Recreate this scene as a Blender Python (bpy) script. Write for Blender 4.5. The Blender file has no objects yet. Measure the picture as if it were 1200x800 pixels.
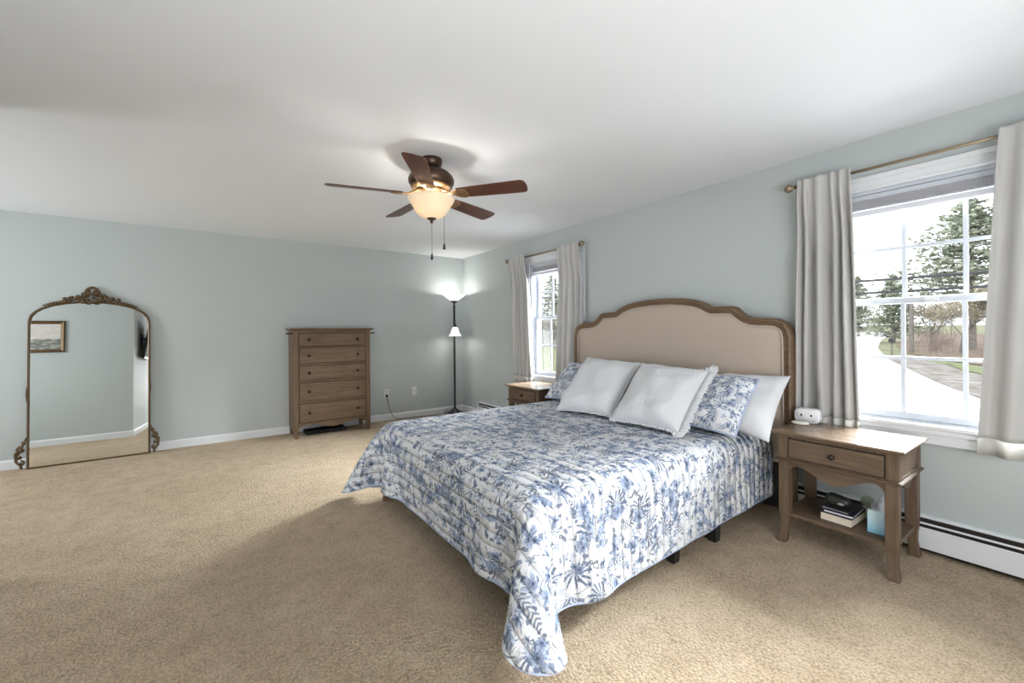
import bpy, bmesh, math, random
import numpy as np
from mathutils import Vector, Matrix

sc = bpy.context.scene
COL = sc.collection
PI = math.pi
rnd = random.Random(7)

# ------------------------------------------------------------------ camera
F_PX, YAW, Y0, HC, ROLL = 494.43, .6196, 388.0, 1.2654, -.0081
cam_d = bpy.data.cameras.new('camera'); cam = bpy.data.objects.new('camera', cam_d); COL.objects.link(cam)
fw = Vector((math.sin(YAW), math.cos(YAW), 0)); rt0 = Vector((math.cos(YAW), -math.sin(YAW), 0)); up0 = Vector((0, 0, 1))
rt = rt0*math.cos(ROLL) + up0*math.sin(ROLL); up = up0*math.cos(ROLL) - rt0*math.sin(ROLL)
m = Matrix((rt, up, -fw)).transposed().to_4x4(); m.translation = (0, 0, HC)
cam.matrix_world = m
cam_d.sensor_width = 36; cam_d.lens = 36*F_PX/1200; cam_d.shift_y = -(400-Y0)/1200
cam_d.clip_start = .05; cam_d.clip_end = 400
sc.camera = cam

# ------------------------------------------------------------------ light and exposure
sc.view_settings.view_transform = 'Standard'; sc.view_settings.look = 'None'
sc.view_settings.gamma = 1; sc.view_settings.use_curve_mapping = False
sc.view_settings.exposure = 0.22
W = bpy.data.worlds.new('overcast_sky'); sc.world = W; W.use_nodes = True
bg = W.node_tree.nodes['Background']; bg.inputs[0].default_value = (.93, .96, 1.0, 1); bg.inputs[1].default_value = 2.2

def area(name, loc, target, sx, sy, power, color=(1, 1, 1), spread=180):
    d = bpy.data.lights.new(name, 'AREA'); d.shape = 'RECTANGLE'; d.size = sx; d.size_y = sy; d.energy = power; d.color = color
    d.spread = math.radians(spread)
    o = bpy.data.objects.new(name, d); COL.objects.link(o); o.location = loc
    o.rotation_euler = (Vector(target)-Vector(loc)).to_track_quat('-Z', 'Y').to_euler()
    return o
def point(name, loc, power, color, r=.03):
    d = bpy.data.lights.new(name, 'POINT'); d.energy = power; d.color = color; d.shadow_soft_size = r
    o = bpy.data.objects.new(name, d); COL.objects.link(o); o.location = loc; return o

DAY = (.93, .97, 1.0)
# added area lamps: sky boost outside both windows, fill behind camera and in alcove
area('sky_boost_near_window', (11.0, .57, 6.1), (3.3, .57, 1.4), 12.0, 3.8, 3600, DAY, 100)
area('sky_boost_far_window', (11.0, 3.79, 6.1), (3.3, 3.79, 1.4), 12.0, 3.8, 3600, DAY, 100)
area('added_fill_behind_camera', (1.2, -1.55, 1.45), (1.2, 3, 1.35), 2.6, 1.5, 9, DAY)  # added fill lamp outside an invented, unseen opening
area('added_fill_alcove', (-3.75, 4.66, 1.45), (0, 4.66, 1.3), 1.5, 1.4, 60, DAY)  # added lamp to brighten the alcove, no such window known
area('added_ceiling_fill', (.25, -1.10, .85), (.85, 2.6, 2.44), 1.5, 1.0, 49, (.97, .985, 1))  # added up-aimed fill lamp, lifts ceiling and room brightness
for _n, _y in (('near', .57), ('far', 3.79)):
    _p = area('daylight_portal_'+_n, (3.46, _y, 1.4), (2, _y, 1.4), .86, 1.4, 1); _p.data.cycles.is_portal = True
sun = bpy.data.lights.new('sun', 'SUN'); sun.energy = .9; sun.angle = .25; sun.color = (1, .97, .92)
so = bpy.data.objects.new('sun', sun); COL.objects.link(so); so.rotation_euler = Vector((.75, .1, -.75)).to_track_quat('-Z', 'Y').to_euler()

# ------------------------------------------------------------------ helpers
class MB:
    """collects shapes in one bmesh"""
    def __init__(s): s.bm = bmesh.new(); s.uv = None
    def face(s, vs):
        try: return s.bm.faces.new(vs)
        except ValueError: return None
    def box(s, x0, x1, y0, y1, z0, z1, M=None):
        P = [(x, y, z) for z in (z0, z1) for y in (y0, y1) for x in (x0, x1)]
        v = [s.bm.verts.new(M @ Vector(p) if M else p) for p in P]
        for f in ((0, 2, 3, 1), (4, 5, 7, 6), (0, 1, 5, 4), (2, 6, 7, 3), (0, 4, 6, 2), (1, 3, 7, 5)): s.face([v[i] for i in f])
        return s
    def loft(s, rings, caps=True, closed=True):
        V = [[s.bm.verts.new(p) for p in r] for r in rings]
        n = len(V[0])
        for a, b in zip(V, V[1:]):
            for i in range(n if closed else n-1):
                j = (i+1) % n; s.face([a[i], a[j], b[j], b[i]])
        if caps and closed: s.face(V[0][::-1]); s.face(V[-1])
        return s
    def lathe(s, prof, c=(0, 0, 0), n=32, caps=False):
        s.loft([[(c[0]+max(r, 1e-4)*math.cos(2*PI*i/n), c[1]+max(r, 1e-4)*math.sin(2*PI*i/n), c[2]+z) for i in range(n)] for r, z in prof], caps)
        return s
    def tube(s, pts, r, n=8, caps=True):
        pts = [Vector(p) for p in pts]; rings = []; prev = None
        for i, p in enumerate(pts):
            d = (pts[min(i+1, len(pts)-1)]-pts[max(i-1, 0)]).normalized()
            if prev is None:
                a = Vector((0, 0, 1)) if abs(d.z) < .9 else Vector((1, 0, 0)); prev = d.cross(a).normalized()
            u = (prev - d*prev.dot(d)).normalized(); w = d.cross(u); prev = u
            rr = r[i] if isinstance(r, (list, tuple)) else r
            rings.append([p+u*rr*math.cos(2*PI*k/n)+w*rr*math.sin(2*PI*k/n) for k in range(n)])
        return s.loft(rings, caps)
    def prism(s, outline, f, a, b):
        """outline of 2-D points; f(u,v,w) places a point; w runs a..b"""
        A = [s.bm.verts.new(f(u, v, a)) for u, v in outline]; B = [s.bm.verts.new(f(u, v, b)) for u, v in outline]
        s.face(A[::-1]); s.face(B); n = len(A)
        for i in range(n): s.face([A[i], A[(i+1) % n], B[(i+1) % n], B[i]])
        return s
    def grid(s, P, uv=None, closed=False):
        ni, nj = len(P), len(P[0])
        V = [[s.bm.verts.new(P[i][j]) for j in range(nj)] for i in range(ni)]
        lay = None
        if uv is not None: lay = s.bm.loops.layers.uv.verify()
        for i in range(ni-1):
            for j in range(nj-1):
                f = s.face([V[i][j], V[i+1][j], V[i+1][j+1], V[i][j+1]])
                if f and lay:
                    for l, (a, b) in zip(f.loops, ((i, j), (i+1, j), (i+1, j+1), (i, j+1))): l[lay].uv = uv[a][b]
        return s
    def ball(s, c, r, sx=1, sy=1, sz=1, u=12, v=8):
        M = Matrix.Translation(c) @ Matrix.Diagonal((sx, sy, sz, 1))
        bmesh.ops.create_uvsphere(s.bm, u_segments=u, v_segments=v, radius=r, matrix=M); return s
    def obj(s, name, mat, parent=None, smooth=False, bevel=0, recalc=True, loc=None, subd=0, solid=0):
        if recalc: bmesh.ops.recalc_face_normals(s.bm, faces=s.bm.faces)
        me = bpy.data.meshes.new(name); s.bm.to_mesh(me); s.bm.free()
        o = bpy.data.objects.new(name, me); COL.objects.link(o)
        for mm in (mat if isinstance(mat, (list, tuple)) else [mat]): me.materials.append(mm)
        if smooth:
            for p in me.polygons: p.use_smooth = True
        if solid:
            md = o.modifiers.new('solid', 'SOLIDIFY'); md.thickness = solid; md.offset = 0
        if bevel:
            md = o.modifiers.new('bevel', 'BEVEL'); md.width = bevel; md.segments = 2; md.limit_method = 'ANGLE'; md.angle_limit = .6
            md.harden_normals = False
        if subd:
            md = o.modifiers.new('subd', 'SUBSURF'); md.levels = subd; md.render_levels = subd
        if parent: o.parent = parent
        if loc: o.location = loc
        return o

def tag(o, label=None, cat=None, group=None, kind=None):
    if label: o['label'] = label
    if cat: o['category'] = cat
    if group: o['group'] = group
    if kind: o['kind'] = kind
    return o
def thing(name, label, cat, loc=(0, 0, 0), rz=0, group=None):
    o = bpy.data.objects.new(name, None); COL.objects.link(o); o.location = loc; o.rotation_euler = (0, 0, rz)
    o.empty_display_size = .1
    return tag(o, label, cat, group)
def struct(o, label=None): o['kind'] = 'structure'; return tag(o, label) if label else o
def copy_tree(o, parent=None):
    c = o.copy(); COL.objects.link(c); c.parent = parent
    for ch in list(o.children): copy_tree(ch, c)
    return c

# ------------------------------------------------------------------ node maths
class NT:
    def __init__(s, name, rough=.5, spec=.4):
        s.m = bpy.data.materials.new(name); s.m.use_nodes = True; s.t = s.m.node_tree; s.b = s.t.nodes['Principled BSDF']
        s.b.inputs['Roughness'].default_value = rough; s.b.inputs['Specular IOR Level'].default_value = spec
    def n(s, typ, **kw):
        nd = s.t.nodes.new(typ)
        for k, v in kw.items(): setattr(nd, k, v)
        return nd
    def put(s, sock, v):
        if isinstance(v, K): s.t.links.new(v.o, sock)
        elif isinstance(v, bpy.types.NodeSocket): s.t.links.new(v, sock)
        else: sock.default_value = v
    def math(s, op, *a):
        nd = s.n('ShaderNodeMath', operation=op)
        for i, x in enumerate(a): s.put(nd.inputs[i], x)
        return K(s, nd.outputs[0])
    def sep(s, vec):
        nd = s.n('ShaderNodeSeparateXYZ'); s.put(nd.inputs[0], vec); return [K(s, o) for o in nd.outputs]
    def comb(s, x=0, y=0, z=0):
        nd = s.n('ShaderNodeCombineXYZ')
        for i, v in enumerate((x, y, z)): s.put(nd.inputs[i], v)
        return K(s, nd.outputs[0])
    def coord(s, which='Object'): return K(s, s.n('ShaderNodeTexCoord').outputs[which])
    def noise(s, vec, scale, detail=3, rough=.5, dim='3D'):
        nd = s.n('ShaderNodeTexNoise', noise_dimensions=dim); s.put(nd.inputs['Vector'], vec)
        nd.inputs['Scale'].default_value = scale; nd.inputs['Detail'].default_value = detail; nd.inputs['Roughness'].default_value = rough
        return K(s, nd.outputs[0])
    def scale(s, vec, xyz):
        nd = s.n('ShaderNodeVectorMath', operation='MULTIPLY'); s.put(nd.inputs[0], vec); nd.inputs[1].default_value = xyz; return K(s, nd.outputs[0])
    def ramp(s, fac, stops):
        nd = s.n('ShaderNodeValToRGB'); s.put(nd.inputs[0], fac); r = nd.color_ramp
        while len(r.elements) < len(stops): r.elements.new(.5)
        for e, (p, c) in zip(r.elements, stops): e.position = p; e.color = (*c, 1)
        return K(s, nd.outputs[0])
    def mix(s, fac, a, b):
        nd = s.n('ShaderNodeMix', data_type='RGBA'); s.put(nd.inputs[0], fac)
        for sk, v in ((nd.inputs[6], a), (nd.inputs[7], b)):
            if isinstance(v, tuple): sk.default_value = (*v, 1)
            else: s.put(sk, v)
        return K(s, nd.outputs[2])
    def step(s, v, lo, hi):
        nd = s.n('ShaderNodeMapRange', interpolation_type='SMOOTHSTEP'); s.put(nd.inputs[0], v)
        nd.inputs[1].default_value = lo; nd.inputs[2].default_value = hi; return K(s, nd.outputs[0])
    def color(s, c):
        if isinstance(c, tuple): s.b.inputs['Base Color'].default_value = (*c, 1)
        else: s.put(s.b.inputs['Base Color'], c)
        return s
    def bump(s, h, strength=.3, dist=.01):
        nd = s.n('ShaderNodeBump'); nd.inputs['Strength'].default_value = strength; nd.inputs['Distance'].default_value = dist
        s.put(nd.inputs['Height'], h); s.t.links.new(nd.outputs[0], s.b.inputs['Normal']); return s
class K:
    def __init__(s, t, o): s.t = t; s.o = o
    def __add__(s, x): return s.t.math('ADD', s, x)
    def __radd__(s, x): return s.t.math('ADD', x, s)
    def __sub__(s, x): return s.t.math('SUBTRACT', s, x)
    def __rsub__(s, x): return s.t.math('SUBTRACT', x, s)
    def __mul__(s, x): return s.t.math('MULTIPLY', s, x)
    def __rmul__(s, x): return s.t.math('MULTIPLY', x, s)
    def __truediv__(s, x): return s.t.math('DIVIDE', s, x)

def plain(name, c, rough=.5, spec=.4, metal=0, bump=0, bscale=200):
    t = NT(name, rough, spec); t.color(c); t.b.inputs['Metallic'].default_value = metal
    if bump: t.bump(t.noise(t.coord(), bscale, 2), bump, .002)
    return t.m
def wood(name, dark, mid, light, axis=2, rough=.5, sc_=1.0):
    t = NT(name, rough, .35); co = t.coord()
    k = [22*sc_]*3; k[axis] = 1.6*sc_
    w = t.noise(co, 2.5, 2)
    g = t.noise(t.scale(co, tuple(k)), 2.2, 6, .62); fine = t.noise(t.scale(co, tuple(a*4 for a in k)), 2.5, 3, .6)
    v = g*.6 + fine*.25 + w*.15
    t.color(t.ramp(v, [(.30, dark), (.5, mid), (.70, light)])); t.bump(fine, .12, .002)
    return t.m

# ------------------------------------------------------------------ materials
def wall_mat():
    t = NT('sage_grey_wall_paint', .6, .25); co = t.coord()
    t.color(t.mix(t.noise(co, 1.2, 2), (.466, .502, .496), (.488, .524, .517))); t.bump(t.noise(co, 220, 2), .06, .002); return t.m
M_WALL = wall_mat()
def ceil_mat():
    t = NT('white_ceiling_paint', .8, .2); co = t.coord(); t.color((.80, .82, .85)); t.bump(t.noise(co, 160, 2), .08, .002); return t.m
M_CEIL = ceil_mat()
def carpet_mat():
    t = NT('beige_cut_pile_carpet', .95, .1); co = t.coord()
    big = t.noise(co, 1.3, 3, .55); mid = t.noise(co, 9, 3, .6)
    vor = t.n('ShaderNodeTexVoronoi'); t.put(vor.inputs['Vector'], co); vor.inputs['Scale'].default_value = 78
    tuft = K(t, vor.outputs['Distance']); fine = t.noise(co, 130, 4, .7)
    v = fine*.66 + mid*.2 + big*.18 + (.36-tuft)*.16
    t.color(t.ramp(v, [(.35, (.375, .250, .128)), (.49, (.665, .497, .312)), (.63, (.87, .70, .505))]))
    t.bump(fine*1.2 - tuft*1.0, 1.0, .018)
    t.b.inputs['Sheen Weight'].default_value = .25; t.b.inputs['Sheen Roughness'].default_value = .6
    return t.m
M_CARPET = carpet_mat()
M_TRIM = plain('white_gloss_trim', (.73, .745, .765), .35, .4)
M_VINYL = plain('white_vinyl', (.52, .55, .60), .4, .4)
M_OAK_V = wood('weathered_oak_upright', (.066, .039, .020), (.142, .089, .049), (.225, .150, .088), 2)
M_OAK_H = wood('weathered_oak_crosswise', (.066, .039, .020), (.142, .089, .049), (.225, .150, .088), 1)
M_OAK_X = wood('weathered_oak_lengthwise', (.066, .039, .020), (.142, .089, .049), (.225, .150, .088), 0)
M_NS_V = wood('washed_oak_upright', (.070, .044, .027), (.130, .086, .053), (.195, .136, .088), 2)
M_NS_H = wood('washed_oak_crosswise', (.070, .044, .027), (.130, .086, .053), (.195, .136, .088), 1)
M_NS_TOP = wood('washed_oak_top', (.095, .062, .040), (.175, .120, .080), (.25, .178, .122), 1, .26)
M_HB = wood('brown_headboard_wood', (.085, .051, .028), (.155, .099, .057), (.22, .146, .088), 1)
M_BLADE = wood('red_brown_fan_blade', (.05, .016, .010), (.10, .034, .020), (.17, .062, .036), 0, .35)
M_GAP = plain('dark_gap', (.02, .014, .01), .8)
M_BLACK = plain('black_metal', (.012, .012, .013), .35, .5)
M_BRONZE = plain('oil_rubbed_bronze', (.085, .052, .035), .35, .5, .8)
M_BRASS = plain('antique_brass', (.34, .22, .12), .35, .5, .85)
M_GOLD = plain('antique_gilt', (.12, .077, .038), .42, .5, .6, .5, 90)
M_ROD = plain('antique_pewter_rod', (.30, .235, .16), .4, .5, .7)
M_IRON = plain('dark_drawer_knob', (.022, .016, .013), .4, .5, .5)
def linen(name, c, bump=.25, scale=420, trans=0):
    t = NT(name, .9, .15); co = t.coord()
    wv = t.noise(t.scale(co, (1, 1, .12)), scale, 2); wh = t.noise(t.scale(co, (.12, .12, 1)), scale, 2)
    t.color(t.mix(wv*.5+wh*.5, tuple(a*.9 for a in c), tuple(min(1, a*1.08) for a in c))); t.bump(wv+wh, bump, .002)
    t.b.inputs['Sheen Weight'].default_value = .15
    if trans:
        tr = t.n('ShaderNodeBsdfTranslucent'); tr.inputs[0].default_value = (*c, 1); mx = t.n('ShaderNodeMixShader'); mx.inputs[0].default_value = trans
        out = t.t.nodes['Material Output']; t.t.links.new(t.b.outputs[0], mx.inputs[1]); t.t.links.new(tr.outputs[0], mx.inputs[2]); t.t.links.new(mx.outputs[0], out.inputs[0])
    return t.m
M_CURT = linen('oatmeal_curtain_cloth', (.54, .53, .515), .2, 300, .10)
M_CURT_HEM = linen('sheer_curtain_hem', (.74, .725, .69), .2, 300, .35)
M_UPH = linen('beige_upholstery', (.475, .395, .325), .3, 350)
M_UPH_PIPE = linen('beige_piping', (.52, .44, .37), .3, 350)
def pillow_white():
    t = NT('white_washed_linen', .9, .15); co = t.coord('UV')
    wr = t.noise(t.scale(co, (1, 2.2, 1)), 5, 4, .6); wr2 = t.noise(t.scale(co, (3, 1, 1)), 9, 3, .6)
    t.color((.66, .67, .69)); t.bump(wr*.6+wr2*.6, .45, .02); t.b.inputs['Sheen Weight'].default_value = .15; return t.m
M_PILW = pillow_white()
M_SHEETW = plain('white_cotton', (.66, .67, .69), .9, .1, 0, .2, 60)
M_BLUEBACK = plain('pale_blue_quilt_backing', (.42, .49, .66), .9, .1, 0, .2, 120)
def toile(name, scale, stitched=True):
    t = NT(name, .9, .12); uv = t.coord('UV')
    wob = t.noise(uv, 7, 2, .5, '2D')
    x, y, _ = t.sep(uv)
    wob2 = t.noise(t.comb(x+3.7, y+9.1), 7, 2, .5, '2D')
    base = t.comb(x*scale+(wob-.5)*.075*scale, y*scale+(wob2-.5)*.075*scale)
    bx, by, _ = t.sep(base)
    def cells(k, off, rn=.85):
        nd = t.n('ShaderNodeTexVoronoi', voronoi_dimensions='2D'); p = t.comb((bx+off)*k, (by+off*.7)*k); t.put(nd.inputs['Vector'], p)
        nd.inputs['Scale'].default_value = 1; nd.inputs['Randomness'].default_value = rn
        px, py, _ = t.sep(p); qx, qy, _ = t.sep(nd.outputs['Position']); r1, r2, r3 = t.sep(nd.outputs['Color'])
        lx, ly = px-qx, py-qy
        a = t.math('ARCTAN2', ly, lx) + r1*6.283; r = t.math('SQRT', lx*lx+ly*ly)
        ca, sa = t.math('COSINE', r1*6.283), t.math('SINE', r1*6.283)
        return lx*ca-ly*sa, lx*sa+ly*ca, a, r, r2, r3
    grain = t.noise(base, 26, 3, .6, '2D'); tone = t.noise(base, 9, 2, .5, '2D')
    col = (.725, .73, .755)
    light, mid, deep, slate = (.39, .45, .58), (.195, .25, .375), (.072, .10, .18), (.075, .09, .125)
    # faint watercolour wash
    wash = t.step(t.noise(base, 2.3, 3, .5, '2D'), .55, .68); col = t.mix(wash*.22, col, light)
    # twining stems
    st = t.math('ABSOLUTE', t.noise(base, 1.7, 2, .4, '2D')-.5); col = t.mix((1-t.step(st, .006, .013))*t.step(t.noise(base, 3.1, 1, .5, '2D'), .42, .5)*.85, col, slate)
    jit = .75+grain*.6
    # small sprigs: pairs of leaves
    u, v, a, r, q2, q3 = cells(3.3, 1.3)
    lf = t.math('ABSOLUTE', t.math('SINE', a*2.5)); m = t.step(lf*.36-r, .0, .035)*t.step(q2, .44, .48)
    col = t.mix(m*.85, col, t.mix(t.step(grain*.6+tone*.5, .45, .62), mid, light))
    # pineapple crowns and palm bursts
    u, v, a, r, q2, q3 = cells(1.25, 5.1)
    ray_ = t.math('ABSOLUTE', t.math('SINE', a*6.5+r*2.5)); fan_ = t.step(u+.25, -.05, .25); m = t.step(.50*(.7+.5*q3)*jit-r, 0, .05)*t.step(ray_-(r*1.3+.30), 0, .14)*t.step(q2, .52, .55)*fan_
    col = t.mix(m*.92, col, t.mix(t.step(grain, .4, .6), slate, mid))
    # feathered fern fronds
    u, v, a, r, q2, q3 = cells(1.5, 9.7)
    w = .17*1 - t.math('ABSOLUTE', v)*.0
    env = t.step(.19-t.math('ABSOLUTE', v)-u*u*.55, 0, .03); bars = t.step(t.math('SINE', (u*1.0+t.math('ABSOLUTE', v)*.9)*46), -.35, .25)
    col = t.mix(env*bars*t.step(q2, .45, .48)*.8, col, t.mix(tone, mid, slate))
    # birds: long bodies with barred tails
    u, v, a, r, q2, q3 = cells(.95, 14.2)
    vv = v+u*u*.35
    body = t.step(.085-vv*vv*9-(u-.05)*(u-.05)*1.6, 0, .02); tail = t.step(.055-t.math('ABSOLUTE', vv+.02)*1.0-t.math('ABSOLUTE', u+.36)*.05, 0, .02)*t.step(.30-t.math('ABSOLUTE', u+.34), 0, .03)
    m = t.math('MAXIMUM', body, tail)*t.step(q2, .42, .45)
    feather = t.step(t.math('SINE', u*70+grain*6), -.2, .5)
    col = t.mix(m*.9, col, t.mix(feather*.7, mid, t.mix(t.step(tone, .45, .6), light, (.30, .38, .50))))
    # big five-petalled flowers
    for k, off, th in ((1.75, 2.9, .42), (2.5, 21.3, .56)):
        u, v, a, r, q2, q3 = cells(k, off)
        pet = t.math('ABSOLUTE', t.math('SINE', a*2.5)); rad = (.13+pet*.20)*(.55+.75*q3)*(.85+grain*.3)
        m = t.step(rad-r, 0, .03)*t.step(q2, th, th+.03)
        shade = t.math('SINE', a*22)*.12 + r*2.1 + grain*.75 - .36
        c = t.ramp(shade, [(.0, deep), (.26, mid), (.62, light), (.95, (.58, .63, .72))])
        col = t.mix(m*.93, col, c)
        col = t.mix(t.step(.055-r, 0, .02)*t.step(q2, th, th+.03), col, slate)
        leaf = t.step(.43-r, 0, .03)*t.step(r-.27, 0, .02)*t.step(t.math('SINE', a*3+1.1)-.62, 0, .1)*t.step(q3, .3, .35)
        col = t.mix(leaf*.85, col, t.mix(grain, slate, mid))
    t.color(col)
    n1 = t.noise(t.scale(uv, (3.0, 9, 1)), 6, 3, .55, '2D')
    if stitched:
        ch = t.math('ABSOLUTE', t.math('SINE', x*(PI/.062))); ch = t.math('POWER', ch, .45)
        t.bump(ch*.9+n1*.55+t.noise(uv, 60, 2, .5, '2D')*.12, .8, .026)
    else: t.bump(n1, .35, .012)
    return t.m
M_TOILE = toile('blue_and_white_floral_quilting', 4.7)
M_TOILE_P = toile('blue_and_white_floral_cotton', 6.2, False)
def emis(name, c, e, base=(.9, .88, .84), rough=.4, trans=.0):
    t = NT(name, rough); t.color(base); t.b.inputs['Emission Color'].default_value = (*c, 1); t.b.inputs['Emission Strength'].default_value = e
    return t.m
def glass_mat():
    m = bpy.data.materials.new('window_glass'); m.use_nodes = True; t = m.node_tree; t.nodes.clear()
    o = t.nodes.new('ShaderNodeOutputMaterial'); tr = t.nodes.new('ShaderNodeBsdfTransparent'); tr.inputs[0].default_value = (.97, .98, .98, 1)
    gl = t.nodes.new('ShaderNodeBsdfGlossy'); gl.inputs['Roughness'].default_value = .02; mx = t.nodes.new('ShaderNodeMixShader')
    fr = t.nodes.new('ShaderNodeFresnel'); fr.inputs[0].default_value = 1.25
    t.links.new(fr.outputs[0], mx.inputs[0]); t.links.new(tr.outputs[0], mx.inputs[1]); t.links.new(gl.outputs[0], mx.inputs[2]); t.links.new(mx.outputs[0], o.inputs[0]); return m
M_GLASS = glass_mat()
def mirror_mat():
    t = NT('mirror_silvering', .015); t.color((.86, .87, .86)); t.b.inputs['Metallic'].default_value = 1; return t.m
M_MIRROR = mirror_mat()

# ------------------------------------------------------------------ room
XR, YB, H = 3.31, 5.993, 2.44
XL, YF, YA, XA = -.96, -1.3, 3.33, -3.4      # side wall, wall behind camera, alcove wall, alcove end
WT = .16
def wall_with_holes(name, axis, pos, thick, a0, a1, holes, mat):
    """a wall in the plane axis=pos, running a0..a1, with (b0,b1,z0,z1) openings"""
    b = MB(); cur = a0
    def bx(p0, p1, z0, z1):
        if axis == 'x': b.box(min(pos, pos+thick), max(pos, pos+thick), p0, p1, z0, z1)
        else: b.box(p0, p1, min(pos, pos+thick), max(pos, pos+thick), z0, z1)
    for h0, h1, z0, z1 in holes:
        bx(cur, h0, 0, H); bx(h0, h1, 0, z0); bx(h0, h1, z1, H); cur = h1
    bx(cur, a1, 0, H)
    return struct(b.obj(name, mat))
HOLE1 = (.13, 1.01, .695, 2.115); HOLE2 = (3.35, 4.23, .695, 2.115)
struct(MB().box(XA-.2, XR+WT, YF-.2, YB+WT, -.12, 0).obj('floor', M_CARPET))
struct(MB().box(XA-.2, XR+WT, YF-.2, YB+WT, H, H+.12).obj('ceiling', M_CEIL))
wall_with_holes('wall_right', 'x', XR, WT, YF, YB, [HOLE1, HOLE2], M_WALL)
wall_with_holes('wall_back', 'y', YB, WT, XA, XR+WT, [], M_WALL)
wall_with_holes('wall_front', 'y', YF, -WT, XL-WT, XR+WT, [(0, 2.4, .75, 2.1)], M_WALL)  # opening invented to let the rear fill lamp in
wall_with_holes('wall_left', 'x', XL, -WT, YF, YA, [], M_WALL)
wall_with_holes('wall_alcove_front', 'y', YA, -WT, XA, XL-WT, [], M_WALL)
wall_with_holes('wall_alcove_left', 'x', XA, -WT, YA-WT, YB+WT, [(3.95, 5.4, .75, 2.1)], M_WALL)  # opening made up to admit the alcove fill lamp
def baseboard(name, x0, x1, y0, y1, ax, sgn):
    b = MB(); T = .014
    prof = [(0, 0), (T, 0), (T, .072), (T*.55, .086), (0, .09)]
    if ax == 'x': b.prism(prof, lambda u, v, w: (w, y0+sgn*u, v), x0, x1)
    else: b.prism(prof, lambda u, v, w: (x0+sgn*u, w, v), y0, y1)
    return struct(b.obj(name, M_TRIM))
baseboard('baseboard_back', XA, XR, YB, YB, 'x', -1)
baseboard('baseboard_alcove', XA, XL+.014, YA, YA, 'x', 1)
baseboard('baseboard_left', XL, XL, YF, YA, 'y', 1)
baseboard('baseboard_right', XR, XR, 5.46, YB-.014, 'y', -1)

# ------------------------------------------------------------------ windows
def window(idx, hole):
    y0, y1, z0, z1 = hole
    w = struct(thing('window_%d' % idx, None, None, (XR, (y0+y1)/2, z0)))
    h = (y1-y0)/2; hh = z1-z0; cw = .085
    # casing on the room side: head with stepped profile, side casings, stool and apron
    b = MB()
    for s in (-1, 1):
        a, c = sorted((s*h, s*(h+cw))); b.box(-.018, 0, a, c, .0, hh)
    b.obj('casing_side', M_TRIM, w, bevel=.004)
    b = MB().box(-.018, 0, -h-cw, h+cw, hh, hh+.085); b.box(-.028, -.018, -h-cw, h+cw, hh+.055, hh+.085); b.box(-.024, -.018, -h-cw, h+cw, hh, hh+.014)
    b.obj('casing_head', M_TRIM, w, bevel=.003)
    MB().box(-.028, .05, -h-cw-.008, h+cw+.008, -.002, .022).obj('sill', M_TRIM, w, bevel=.005)
    b = MB().box(-.016, 0, -h-cw, h+cw, -.085, -.002); b.box(-.022, 0, -h-cw, h+cw, -.03, -.002); b.obj('apron', M_TRIM, w, bevel=.003)
    # jamb liner
    b = MB(); J = .022
    b.box(.0, WT, -h, -h+J, .022, hh); b.box(.0, WT, h-J, h, .022, hh); b.box(.0, WT, -h+J, h-J, hh-J, hh); b.box(.05, WT+.03, -h, h, 0, .03)
    b.obj('frame', M_VINYL, w, bevel=.002)
    mid = .735
    def sash(name, x, za, zb):
        s = MB(); e = .034; yy = h-J-.001
        s.box(x, x+.034, -yy, -yy+e, za, zb); s.box(x, x+.034, yy-e, yy, za, zb)
        s.box(x, x+.034, -yy+e, yy-e, za, za+e+.006); s.box(x, x+.034, -yy+e, yy-e, zb-e, zb)
        so_ = s.obj(name, M_VINYL, w, bevel=.003)
        g = MB(); iw = 2*(yy-e)
        for k in (1, 2):
            yc = -yy+e+iw*k/3; g.box(x+.010, x+.024, yc-.010, yc+.010, za+e, zb-e)
        zc = (za+zb)/2
        for k in range(3):
            ya = -yy+e+iw*k/3+(.010 if k else 0); yb = -yy+e+iw*(k+1)/3-(.010 if k < 2 else 0)
            g.box(x+.010, x+.024, ya, yb, zc-.010, zc+.010)
        g.obj('muntin', M_VINYL, so_)
        MB().box(x+.0165, x+.0175, -yy+e, yy-e, za+e, zb-e).obj('pane', M_GLASS, so_)
    sash('lower_sash', .055, .032, mid+.017); sash('upper_sash', .092, mid-.017, hh-J)
    l = MB().box(.043, .056, -.03, .03, mid-.008, mid+.014); l.obj('sash_lock', M_TRIM, w)
    return w
window(1, HOLE1); window(2, HOLE2)
def blind(hole, label):
    y0, y1, z0, z1 = hole; h = (y1-y0)/2-.03
    t = thing('window_blind', label, 'blind', (XR+.028, (y0+y1)/2, z1-.024), 0, 'raised pleated window blinds')
    MB().box(-.02, .02, -h, h, -.028, 0).obj('headrail', M_VINYL, t, bevel=.003)
    b = MB(); n = 7
    prof = [(-.018, -.028)]
    for k in range(n): prof += [(-.018-.004, -.032-k*.0085), (-.014, -.036-k*.0085)]
    prof += [(.014, -.036-(n-1)*.0085), (.018, -.028)]
    b.prism(prof, lambda u, v, w_: (u, w_, v), -h, h); b.obj('pleated_stack', plain('pale_lilac_blind_cloth', (.50, .50, .53), .9, .1), t)
    MB().box(-.021, .021, -h, h, -.128, -.094).obj('bottom_rail', plain('lilac_white_rail', (.66, .67, .72), .5, .3), t, bevel=.006)
blind(HOLE1, 'white pleated blind raised at the top of the window above the near nightstand')
blind(HOLE2, 'white pleated blind raised at the top of the window between headboard and floor lamp')

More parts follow.
